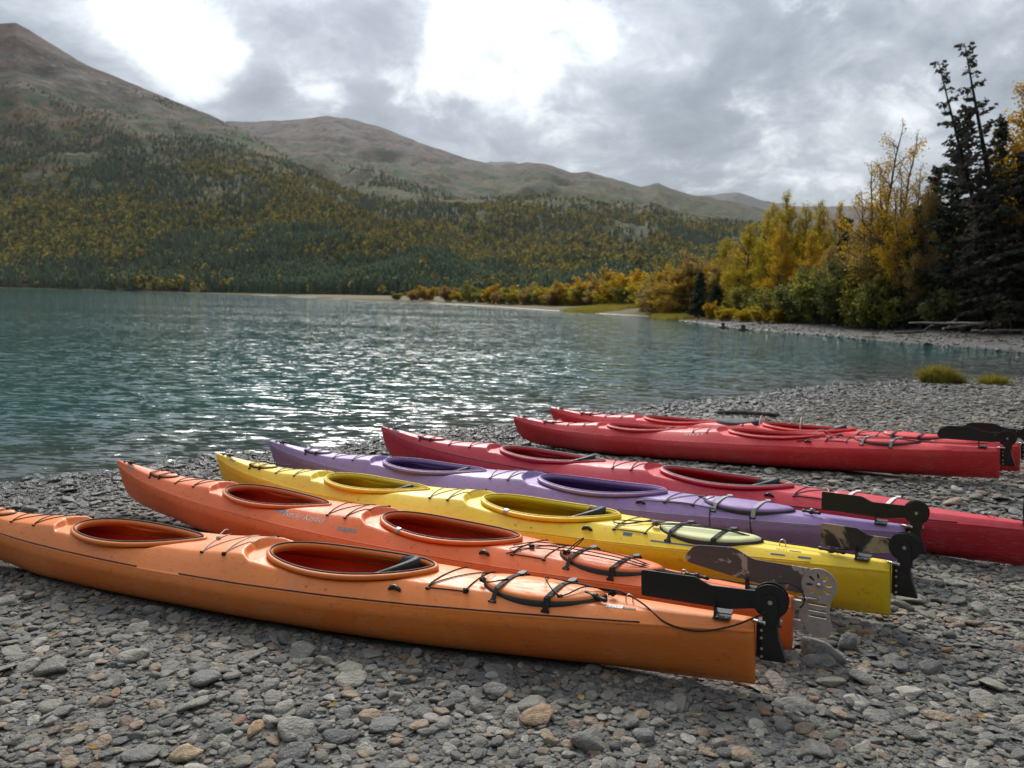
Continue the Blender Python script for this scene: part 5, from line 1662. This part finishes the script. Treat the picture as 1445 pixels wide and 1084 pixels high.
# tape on the rims
for kk, ci, u in ((k2, 1, .26), (k3, 1, .30)):
    c = COCK[ci]; P, Nn = outline(c)
    x = c['xf'] + u * (c['xa'] - c['xf'])
    sel = [i for i in range(len(P)) if P[i, 1] < 0 and abs(P[i, 0] - x) < .022]
    sel = sorted(sel, key=lambda i: P[i, 0])
    G = np.array([[(*(P[i] + Nn[i] * o), float(rim_z(c, P[i, 0])) + h) for (o, h) in ((.002, .0095), (.014, .0110), (.030, .0035), (.0395, -.006), (.0395, -.017), (.030, -.028))] for i in sel])
    mb = MB(); mb.grid(G); mb.build('tape_patch', M_TAPE, kk)
# ----------------------------------------------------------------------------
# stones
# ----------------------------------------------------------------------------
def stone_mat(t):
    oi = t.node('ShaderNodeObjectInfo')
    p = obj_coord(t); w = world_pos(t)
    r = oi.outputs['Random']
    c = t.ramp(r, [(0.0, (.165, .168, .165)), (.12, (.225, .225, .212)), (.24, (.120, .126, .130)), (.36, (.265, .258, .238)), (.47, (.200, .202, .178)), (.58, (.160, .168, .172)), (.68, (.30, .285, .255)),
                   (.75, (.095, .100, .104)), (.80, (.32, .25, .180)), (.85, (.225, .170, .132)), (.90, (.40, .39, .37)), (.955, (.32, .185, .110)), (.968, (.21, .22, .225))], 'CONSTANT')
    c = t.mix(1.0, c, (1.06, 1.0, .91), 'MULTIPLY')
    c = t.mix(1.0, c, (.92, .92, .93), 'MULTIPLY')
    n1 = t.noise(t.vmath('ADD', p, t.node('ShaderNodeCombineXYZ').outputs[0]), 2.2, 5, .6)
    n2 = t.noise(p, 9.0, 4, .65)
    n3 = t.noise(t.mapping(p, rot=(.3, .2, .6), scale=(1, 1, 6)), 3.0, 4, .6)
    c = t.mix(t.smooth(n1, .3, .7), t.mix(.42, c, (.055, .053, .049)), c)
    c = t.mix(t.smooth(n2, .58, .75, 0, .35), c, (.32, .31, .29))
    c = t.mix(t.smooth(n3, .62, .70, 0, .30), c, (.40, .39, .37))
    sep = t.node('ShaderNodeSeparateXYZ'); t.link(w, sep.inputs[0])
    nw = t.noise(w, 1.3, 3)
    wet = t.smooth(t.math('ADD', sep.outputs[2], t.math('MULTIPLY', t.math('SUBTRACT', nw, .5), .10)), .05, .19, 1, 0)
    c = t.mix(t.math('MULTIPLY', wet, .70), c, (.022, .024, .025))
    return principled(t, c, t.smooth(wet, 0, 1, .72, .22), normal=t.bump(t.math('ADD', n1, t.math('MULTIPLY', n2, .4)), .55, .06), spec=.4)
M_STONE = material('beach_stone', stone_mat)

def stone_mesh(seed, sub=3, cuts=11, flat=.46):
    r = np.random.default_rng(seed)
    bm = bmesh.new(); bmesh.ops.create_icosphere(bm, subdivisions=sub, radius=1.0)
    V = np.array([v.co[:] for v in bm.verts])
    ax = np.array([1.0, .62 + .22 * r.random(), flat * (.65 + .6 * r.random())])
    D = r.normal(size=(cuts, 3)); D /= np.linalg.norm(D, axis=1)[:, None]
    D = np.vstack([D, [(.08 * r.normal(), .08 * r.normal(), 1), (.08 * r.normal(), .08 * r.normal(), -1)]])
    h = np.concatenate([.52 + .38 * r.random(cuts), .55 + .3 * r.random(2)])
    D /= np.linalg.norm(D, axis=1)[:, None]
    # soft-minimum radial distance to the cutting planes: facets with worn edges
    dd = V @ D.T
    tt = np.where(dd > .05, h[None] / np.maximum(dd, .05), 9)
    kk = 80.0
    rad = -np.log(np.exp(-kk * np.minimum(tt, 1.05)).sum(1) + math.exp(-kk * 1.0)) / kk
    V = V * rad[:, None]
    ns = .05 * np.sin(V @ (r.normal(size=(3, 3)) * 3.0) + r.random(3) * 6).sum(1)
    V = V * (1 + ns * .5)[:, None] * ax
    V[:, :2] -= V[:, :2].mean(0)
    V /= (V[:, 0].max() - V[:, 0].min())          # unit length
    for v, q in zip(bm.verts, V): v.co = q
    me = bpy.data.meshes.new('stone_%02d' % seed); bm.to_mesh(me); bm.free()
    me.materials.append(M_STONE)
    me.polygons.foreach_set('use_smooth', [True] * len(me.polygons))
    return me
STONES = [stone_mesh(k, 3, 8 + k % 6, .25 + .035 * (k % 8)) for k in range(22)]
STONES_LO = [stone_mesh(60 + k, 2, 9, .38) for k in range(10)]

def under_kayak(x, y, margin=0.0):
    bad = np.zeros(x.shape, bool)
    for b, X, Y, Z in KF:
        u = (x - b[0]) * X[0] + (y - b[1]) * X[1]; v = (x - b[0]) * Y[0] + (y - b[1]) * Y[1]
        ok = (u > .25) & (u < 6.02)
        wid = np.where(u < 1.2, 0.25, np.where(u > 5.2, .35, .80)) * np.interp(u, np.linspace(0, 6, 61), T_BEAM(np.linspace(0, 6, 61)))
        bad |= ok & (np.abs(v) < wid + margin)
    return bad

def in_view(x, y, pad=60):
    z = plane_z(x, y)
    P = np.stack([x, y, z], -1) - CAM
    de = P @ AX_F
    px = W / 2 + F * (P @ AX_R) / np.maximum(de, .1); py = HH / 2 - F * (P @ AX_U) / np.maximum(de, .1)
    return (de > .3) & (px > -260 - pad) & (px < W + 260 + pad) & (py < HH + 260), px, py, de

def throw(seed, n, lo, hi, smin, smax, power, space, box, maxd=1e9, mind=0):
    """dart throwing with a size-dependent spacing"""
    r = np.random.default_rng(seed)
    x = box[0] + (box[1] - box[0]) * r.random(n); y = box[2] + (box[3] - box[2]) * r.random(n)
    s = smin + (smax - smin) * r.random(n) ** power
    d = np.hypot(x, y); ok, _, _, _ = in_view(x, y)
    ok &= (d < maxd) & (d > mind) & (plane_z(x, y) > -.10)
    x, y, s = x[ok], y[ok], s[ok]
    ok = ~under_kayak(x, y, .0); x, y, s = x[ok], y[ok], s[ok]
    if space:
        o = np.argsort(-s); x, y, s = x[o], y[o], s[o]
        cell = smax * space; grid = {}; keep = []
        for i in range(len(x)):
            cx, cy = int(math.floor(x[i] / cell)), int(math.floor(y[i] / cell)); good = True
            for a in (-1, 0, 1):
                for b in (-1, 0, 1):
                    for j in grid.get((cx + a, cy + b), ()):
                        if (x[i] - x[j]) ** 2 + (y[i] - y[j]) ** 2 < ((s[i] + s[j]) * .5 * space) ** 2: good = False; break
                    if not good: break
                if not good: break
            if good:
                keep.append(i); grid.setdefault((cx, cy), []).append(i)
        x, y, s = x[keep], y[keep], s[keep]
    return x, y, s

layers = [
    throw(1, 34000, 0, 0, .058, .165, 3.2, .60, (-9, 15, 1.0, 24)),
    throw(2, 110000, 0, 0, .030, .080, 1.5, .52, (-8, 12, 1.0, 14)),
    throw(3, 26000, 0, 0, .06, .11, 1.6, .0, (-8, 22, 11, 30), mind=11),
    throw(4, 165000, 0, 0, .010, .042, 1.4, .0, (-6, 7, 1.2, 7.5), maxd=7.0),
]
xs = np.concatenate([l[0] for l in layers]); ys = np.concatenate([l[1] for l in layers]); ss = np.concatenate([l[2] for l in layers])
ly = np.concatenate([np.full(len(l[0]), i) for i, l in enumerate(layers)])
# the stones get coarser towards the right of the bay
r5 = np.random.default_rng(55)
gz = ground_z(xs, ys)
n = len(xs)
idx = np.where(ly >= 2, len(STONES) + r5.integers(0, len(STONES_LO), n), r5.integers(0, len(STONES), n))
rot = np.stack([r5.normal(size=n) * .16, r5.normal(size=n) * .16, r5.random(n) * 6.28], 1)
asp = np.stack([np.ones(n), .85 + .35 * r5.random(n), .65 + .6 * r5.random(n)], 1)
scl = ss[:, None] * asp
zoff = ss * (.06 + .10 * r5.random(n)) * np.where(ly == 3, 1.2, 1) - np.where(ly == 3, .002, 0)
pos = np.stack([xs, ys, gz + zoff], 1)
# named single stones of the photograph: (pixel x, pixel y of centre, length m, height factor, brown?)
ok, px, py, de = in_view(xs, ys, -300)
size_px = ss * F / np.maximum(de, .3) * ((px > -10) & (px < W + 10) & (py < HH + 15) & (de > .5))
hid = under_kayak(xs, ys, .06)
size_px[hid] = 0
order = np.argsort(-size_px)
chosen = np.zeros(n, bool); chosen[order[:292]] = True
for i in np.where(chosen)[0]:
    o = bpy.data.objects.new('stone', STONES[int(idx[i]) % len(STONES)]); col.objects.link(o); o.parent = beach
    o.location = pos[i]; o.rotation_euler = rot[i]; o.scale = scl[i]
BROWN = {1158: (.26, .205, .165), 360: (.42, .29, .17), 262: (.40, .30, .19), 758: (.34, .235, .15), 697: (.30, .28, .25), 1205: (.075, .085, .09)}
def brown_stone(cc):
    def fn(t):
        p = obj_coord(t); n = t.noise(p, 3.5, 6, .62); n2 = t.noise(p, 14, 4)
        c = t.mix(t.smooth(n, .3, .7), tuple(v * .5 for v in cc), tuple(min(1, v * 1.15) for v in cc))
        return principled(t, c, .8, normal=t.bump(t.math('ADD', n, t.math('MULTIPLY', n2, .3)), .6, .06), spec=.3)
    return fn
# a few stones that stand out in the photograph
for (qx, qy, s_, seed_, hz_, rz_) in [(1160, 920, .235, 3, 2.0, 2.6), (1196, 909, .11, 7, 1.9, 1.0), (360, 1028, .11, 11, 1.2, 1.3), (75, 942, .15, 14, .9, .3), (697, 972, .13, 5, .9, -.3), (758, 1008, .15, 9, .8, -.2), (1203, 988, .11, 16, 1.5, 1.1), (262, 1062, .13, 18, 1.0, .2)]:
    P = on_level(qx, qy, 0.0)
    for _ in range(4):
        P = on_level(qx, qy, float(ground_z(np.array([P[0]]), np.array([P[1]]))[0]) + .03)
    o = bpy.data.objects.new('stone', STONES[seed_]); col.objects.link(o); o.parent = beach
    if qx in BROWN:
        o.material_slots[0].link = 'OBJECT'; o.material_slots[0].material = material('brown_stone_%d' % qx, brown_stone(BROWN[qx]))
    o.location = (P[0], P[1], P[2] + s_ * .08 - .012); o.scale = (s_, s_, s_ * hz_); o.rotation_euler = (.12, -.1, rz_)
rest = ~chosen
peb = instancer('pebbles', pos[rest], rot[rest], scl[rest], idx[rest], STONES + STONES_LO)
tag(peb, 'grey beach pebbles and broken slate around the kayaks', 'pebbles', kind='stuff')

# stones of the opposite gravel bank
r6 = np.random.default_rng(66)
m = 16000
bx = 17 + 50 * r6.random(m); by = 36 + 60 * r6.random(m)
d = signed_shore(bx, by)
ok = (d > -.6) & (d < 15) & (by > 37)
bx, by = bx[ok], by[ok]; m = len(bx)
s6 = .08 + .22 * r6.random(m) ** 2.5
bank = instancer('bank_stones', np.stack([bx, by, ground_z(bx, by) + s6 * .1], 1), np.stack([r6.normal(size=m) * .2, r6.normal(size=m) * .2, r6.random(m) * 6.28], 1), s6[:, None] * np.ones((1, 3)), r6.integers(0, len(STONES_LO), m), STONES_LO)
tag(bank, 'grey stones strewn over the gravel bank across the cove', 'stones', kind='stuff')

# ----------------------------------------------------------------------------
# small things on the shore
# ----------------------------------------------------------------------------
M_DRIFT = material('driftwood', bark_mat((.10, .09, .078), (.24, .22, .195)))
M_DRIFTD = material('dark_driftwood', bark_mat((.05, .042, .036), (.12, .10, .085)))
def ground_pix(px, py, up=0.0):
    P = on_level(px, py, .4)
    for _ in range(6):
        P = on_level(px, py, float(ground_z(np.array([P[0]]), np.array([P[1]]))[0]) + up)
    return P
def log(p_a, p_b, dist_a, dist_b, r0, r1, label, mat, snags=2, seed=0, lift=.1):
    r = np.random.default_rng(seed)
    def base(p, d):
        q = ray(*p); P = CAM + q * d
        return np.array([P[0], P[1], P[2]])
    a, b = base(p_a, dist_a), base(p_b, dist_b)
    for q in (a, b):
        g = float(ground_z(np.array([q[0]]), np.array([q[1]]))[0]); q[2] = max(g + lift * .3, min(q[2], g + .8))
    e = empty('driftwood_log', ((a + b) / 2)); tag(e, label, 'driftwood', None)
    c = (a + b) / 2
    s = np.linspace(0, 1, 12)[:, None]
    P = a * (1 - s) + b * s - c + np.cumsum(.09 * r.normal(size=(12, 3)), 0) * np.array([1, 1, .35]) * (r0 / .05)
    mb = MB(); mb.tube(P, np.linspace(r0, r1, 12) * (1 + .08 * r.normal(size=12)), 9); mb.build('stem', mat, e)
    for k in range(snags):
        f = .15 + .7 * r.random(); p = P[int(f * 11)]
        d = r.normal(size=3) * np.array([1, 1, .3]) + np.array([0, 0, .8]); d /= np.linalg.norm(d)
        ln = .3 + .5 * r.random()
        mb = MB(); mb.tube(np.array([p, p + d * ln * .5 + .05 * r.normal(size=3), p + d * ln]), [r1 * .5, r1 * .35, .01], 6); mb.build('branch', mat, e)
    return e
log((1283, 456), (1392, 446), 60, 57, .05, .10, 'long pale driftwood log rising to its thicker end', M_DRIFT, 2, 1)
log((1330, 465), (1402, 458), 57, 60, .05, .09, 'bleached driftwood pole lying on the bank gravel', M_DRIFT, 1, 2)
log((1250, 470), (1300, 460), 59, 59, .10, .09, 'thin grey driftwood pole by the waterline of the bank', M_DRIFTD, 1, 3)
log((1372, 470), (1438, 465), 54, 56, .10, .08, 'dark waterlogged driftwood log under the leafy bush', M_DRIFTD, 1, 4)
log((1305, 491), (1322, 492), 53, 53, .10, .08, 'short black log at the water edge', M_DRIFTD, 0, 5)
log((1428, 502), (1460, 503), 47.5, 47, .07, .06, 'short white driftwood piece at the water edge', M_DRIFT, 0, 6)
log((1218, 476), (1262, 472), 59, 58, .07, .06, 'grey driftwood stick under the willows', M_DRIFTD, 1, 7)
# upright dead branch
bp = ground_pix(1322, 452)
e = empty('dead_branch', tuple(bp)); tag(e, 'forked bare grey branch sticking up from the driftwood', 'branch')
r7 = np.random.default_rng(8)
mb = MB(); mb.tube(smooth_path([(0, 0, -.2), (.1, .1, .9), (-.4, .1, 2.0), (-.8, .2, 3.0)], 12), np.linspace(.07, .02, 12), 6); mb.build('stem', M_DRIFT, e)
for q in ([(.1, .1, .9), (.5, 0, 1.5), (.8, .1, 2.1)], [(.05, 0, .4), (-.5, 0, .9), (-.9, .1, 1.3)], [(.1, 0, .2), (.8, 0, .8), (1.3, .1, 1.0)]):
    mb = MB(); mb.tube(smooth_path(q, 8), np.linspace(.045, .015, 8), 5); mb.build('branch', M_DRIFT, e)
# stumps standing on the spit, pale boulder
for (qx, qy, h_, lab) in [(1020, 463, .42, 'dark stump on the grey spit near the golden bush'), (1048, 466, .36, 'shorter dark stump on the grey spit towards the willows')]:
    P = ground_pix(qx, qy)
    mb = MB(); a = smooth_path([(0, 0, -.1), (.02, 0, h_ * .5), (-.03, .02, h_)], 9)
    mb.tube(a, [.22, .17, .14, .13, .13, .14, .15, .14, .07], 9)
    for ang in (0.3, 2.1, 4.0): mb.tube(np.array([(0, 0, .15), (.25 * math.cos(ang), .25 * math.sin(ang), .05), (.5 * math.cos(ang), .5 * math.sin(ang), -.03)]), [.09, .06, .02], 6)
    o = mb.build('tree_stump', M_DRIFTD); o.location = P; tag(o, lab, 'stump')
def pale_rock(t):
    n = t.noise(obj_coord(t), 3, 5)
    return principled(t, t.mix(n, (.28, .28, .29), (.55, .55, .56)), .8, normal=t.bump(n, .6, .2))
me = stone_mesh(95, 3, 14, .6).copy(); me.materials.clear()
P = ground_pix(955, 446)
bq = at_dist(953, 122); P = np.array(bq)
o = link('boulder', me, None, material('pale_rock', pale_rock), True); o.location = (P[0], P[1], P[2] + .35); o.scale = (2.2, 1.9, 1.9); o.rotation_euler = (0, .2, .4)
tag(o, 'pale grey boulder standing on the far spit', 'boulder')
def small_rock(px, py, s, seed, lab, z=.5):
    P = ground_pix(px, py)
    o = bpy.data.objects.new('rock', STONES[seed]); col.objects.link(o); o.location = (P[0], P[1], P[2] + s * .12); o.scale = (s, s, s * 1.2); o.rotation_euler = (0, .1, seed)
    tag(o, lab, 'rock'); return o
small_rock(1063, 570, .20, 4, 'dark wet rock on the gravel behind the red kayaks')
# plank behind the far kayak
P0, P1 = ground_pix(1012, 586), ground_pix(1100, 590)
mb = MB(); c = (P0 + P1) / 2; mb.tube(np.array([P0 - c, (P0 - c) * .3 + (0, 0, .02), (P1 - c) * .4 + (0, 0, .015), P1 - c]), [.035, .045, .04, .03], 7)
o = mb.build('driftwood_stick', M_DRIFTD); o.location = c + np.array([0, 0, .05]); tag(o, 'brown driftwood stick on the gravel behind the red kayaks', 'driftwood')

# grass tufts in the cove
M_GRASS = material('tuft_grass', leaf_mat([(0, (.12, .12, .025)), (.5, (.33, .28, .05)), (1, (.52, .42, .10))], .25))
def tuft(px, py, w_, h_, n_, lab, seed, lvl=0.02):
    r = np.random.default_rng(seed); P = on_level(px, py, lvl)
    a = r.random(n_) * 6.28; q = w_ * .5 * np.sqrt(r.random(n_))
    bx_, by_ = q * np.cos(a), q * np.sin(a) * .6
    hh = h_ * (.5 + .6 * r.random(n_)) * (1 - .35 * (q / (w_ * .5)) ** 2)
    dx = r.normal(size=n_) * .22 + bx_ * .55; dy = r.normal(size=n_) * .16
    wv = .016
    V = np.zeros((n_, 6, 3)); 
    for j, (f, ww) in enumerate([(0, 1.0), (.55, .8), (1.0, .15)]):
        cx_ = bx_ + dx * f ** 1.8; cy_ = by_ + dy * f ** 1.8; cz_ = hh * f - .05 * (f == 0) - .25 * h_ * f ** 3 * np.abs(dx)
        V[:, 2 * j] = np.stack([cx_ - wv * ww, cy_, cz_], 1); V[:, 2 * j + 1] = np.stack([cx_ + wv * ww, cy_ + .004, cz_], 1)
    b0 = np.arange(n_)[:, None] * 6
    Q = np.concatenate([b0 + np.array([[0, 1, 3, 2]]), b0 + np.array([[2, 3, 5, 4]])])
    e = empty('grass_tuft', P); tag(e, lab, 'grass tuft')
    mb = MB(); mb.add(V.reshape(-1, 3), Q); mb.build('blades', M_GRASS, e)
    mb = MB(); 
    g = np.linspace(0, 2 * math.pi, 15, endpoint=False)
    ring = [np.stack([w_ * .5 * s * np.cos(g), w_ * .32 * s * np.sin(g), np.full(15, z)], 1) for s, z in ((1.02, -.12), (.85, .04), (.4, .09), (.05, .10))]
    mb.grid(np.array(ring), closed_j=True); mb.build('sod', material('sod', bark_mat((.03, .025, .018), (.08, .06, .04))), e)
    return e
tuft(1322, 541, .85, .62, 800, 'large golden green grass tuft at the edge of the cove', 1)
tuft(1347, 542, .45, .34, 260, 'low grass clump touching the large golden tuft', 4)
tuft(1402, 546, .65, .42, 380, 'smaller dull grass tuft between gravel and cove', 2)
# reed grass on the spit
def spit_grass(px0, px1, py, n_, lab, seed, depth):
    r = np.random.default_rng(seed)
    A = on_level(px0, py, .0); B = on_level(px1, py, .0)
    f = r.random(n_); g_ = r.random(n_)
    base = A[None] * (1 - f[:, None]) + B[None] * f[:, None]
    base[:, 1] += depth * (g_ - .5); base[:, 2] = ground_z(base[:, 0], base[:, 1])
    keep = base[:, 2] > -.15; base = base[keep]; m_ = len(base)
    h_ = (.35 + .5 * r.random(m_))[:, None] * np.array([[0, 0, 1.0]]) + r.normal(size=(m_, 3)) * .08
    wv = np.array([[.035, 0, 0]])
    V = np.stack([base - wv, base + wv, base + h_], 1)
    c = base.mean(0)
    mb = MB(); mb.add((V - c).reshape(-1, 3), None, np.arange(m_ * 3).reshape(-1, 3))
    o = mb.build('shore_grass', M_GRASS); o.location = c; tag(o, lab, 'grass', kind='stuff')
spit_grass(905, 1000, 450, 9000, 'dry yellow grass covering the tip of the spit', 3, 14)
spit_grass(740, 910, 441, 14000, 'dry yellow grass along the curving shore', 4, 20)
# fallen leaves on the stones
M_LEAF = material('fallen_leaf', leaf_mat([(0, (.35, .20, .03)), (1, (.55, .38, .10))]))
lm = MB(); g = np.linspace(-1, 1, 7)
lm.grid(np.array([[(x * .02, s * .011 * (1 - x * x) ** .7, .004 + .004 * x * x + .002 * abs(s)) for s in (-1, 0, 1)] for x in g]))
LEAFM = lm.mesh('fallen_leaf'); LEAFM.materials.append(M_LEAF)
for k, (qx, qy) in enumerate([(130, 1056), (75, 895), (1198, 892), (1262, 908), (985, 1010), (820, 985), (470, 995), (1385, 1012)]):
    P = ground_pix(qx, qy, .035)
    o = bpy.data.objects.new('fallen_leaf', LEAFM); col.objects.link(o); o.location = P; o.rotation_euler = (.3 * math.sin(k), .25 * math.cos(3 * k), k * 1.7)
    tag(o, 'small yellow fallen leaf lying on the stones', 'leaf', 'fallen leaves on the stones')

# ----------------------------------------------------------------------------
# air
# ----------------------------------------------------------------------------
def haze_box():
    m = bpy.data.materials.new('haze'); m.use_nodes = True
    t = NT(m.node_tree)
    for nd in list(t.n): t.n.remove(nd)
    out = t.node('ShaderNodeOutputMaterial'); v = t.node('ShaderNodeVolumePrincipled')
    v.inputs['Color'].default_value = (.80, .87, .95, 1); v.inputs['Density'].default_value = HAZE
    v.inputs['Anisotropy'].default_value = .2
    t.link(v.outputs[0], out.inputs['Volume'])
    mb = MB(); mb.box((0, 1000, 845), (26000, 26000, 1710))
    o = mb.build('haze', m, smooth=False); tag(o, 'thin bluish air over the lake and mountains', kind='stuff')
HAZE = 2.6e-5
haze_box()
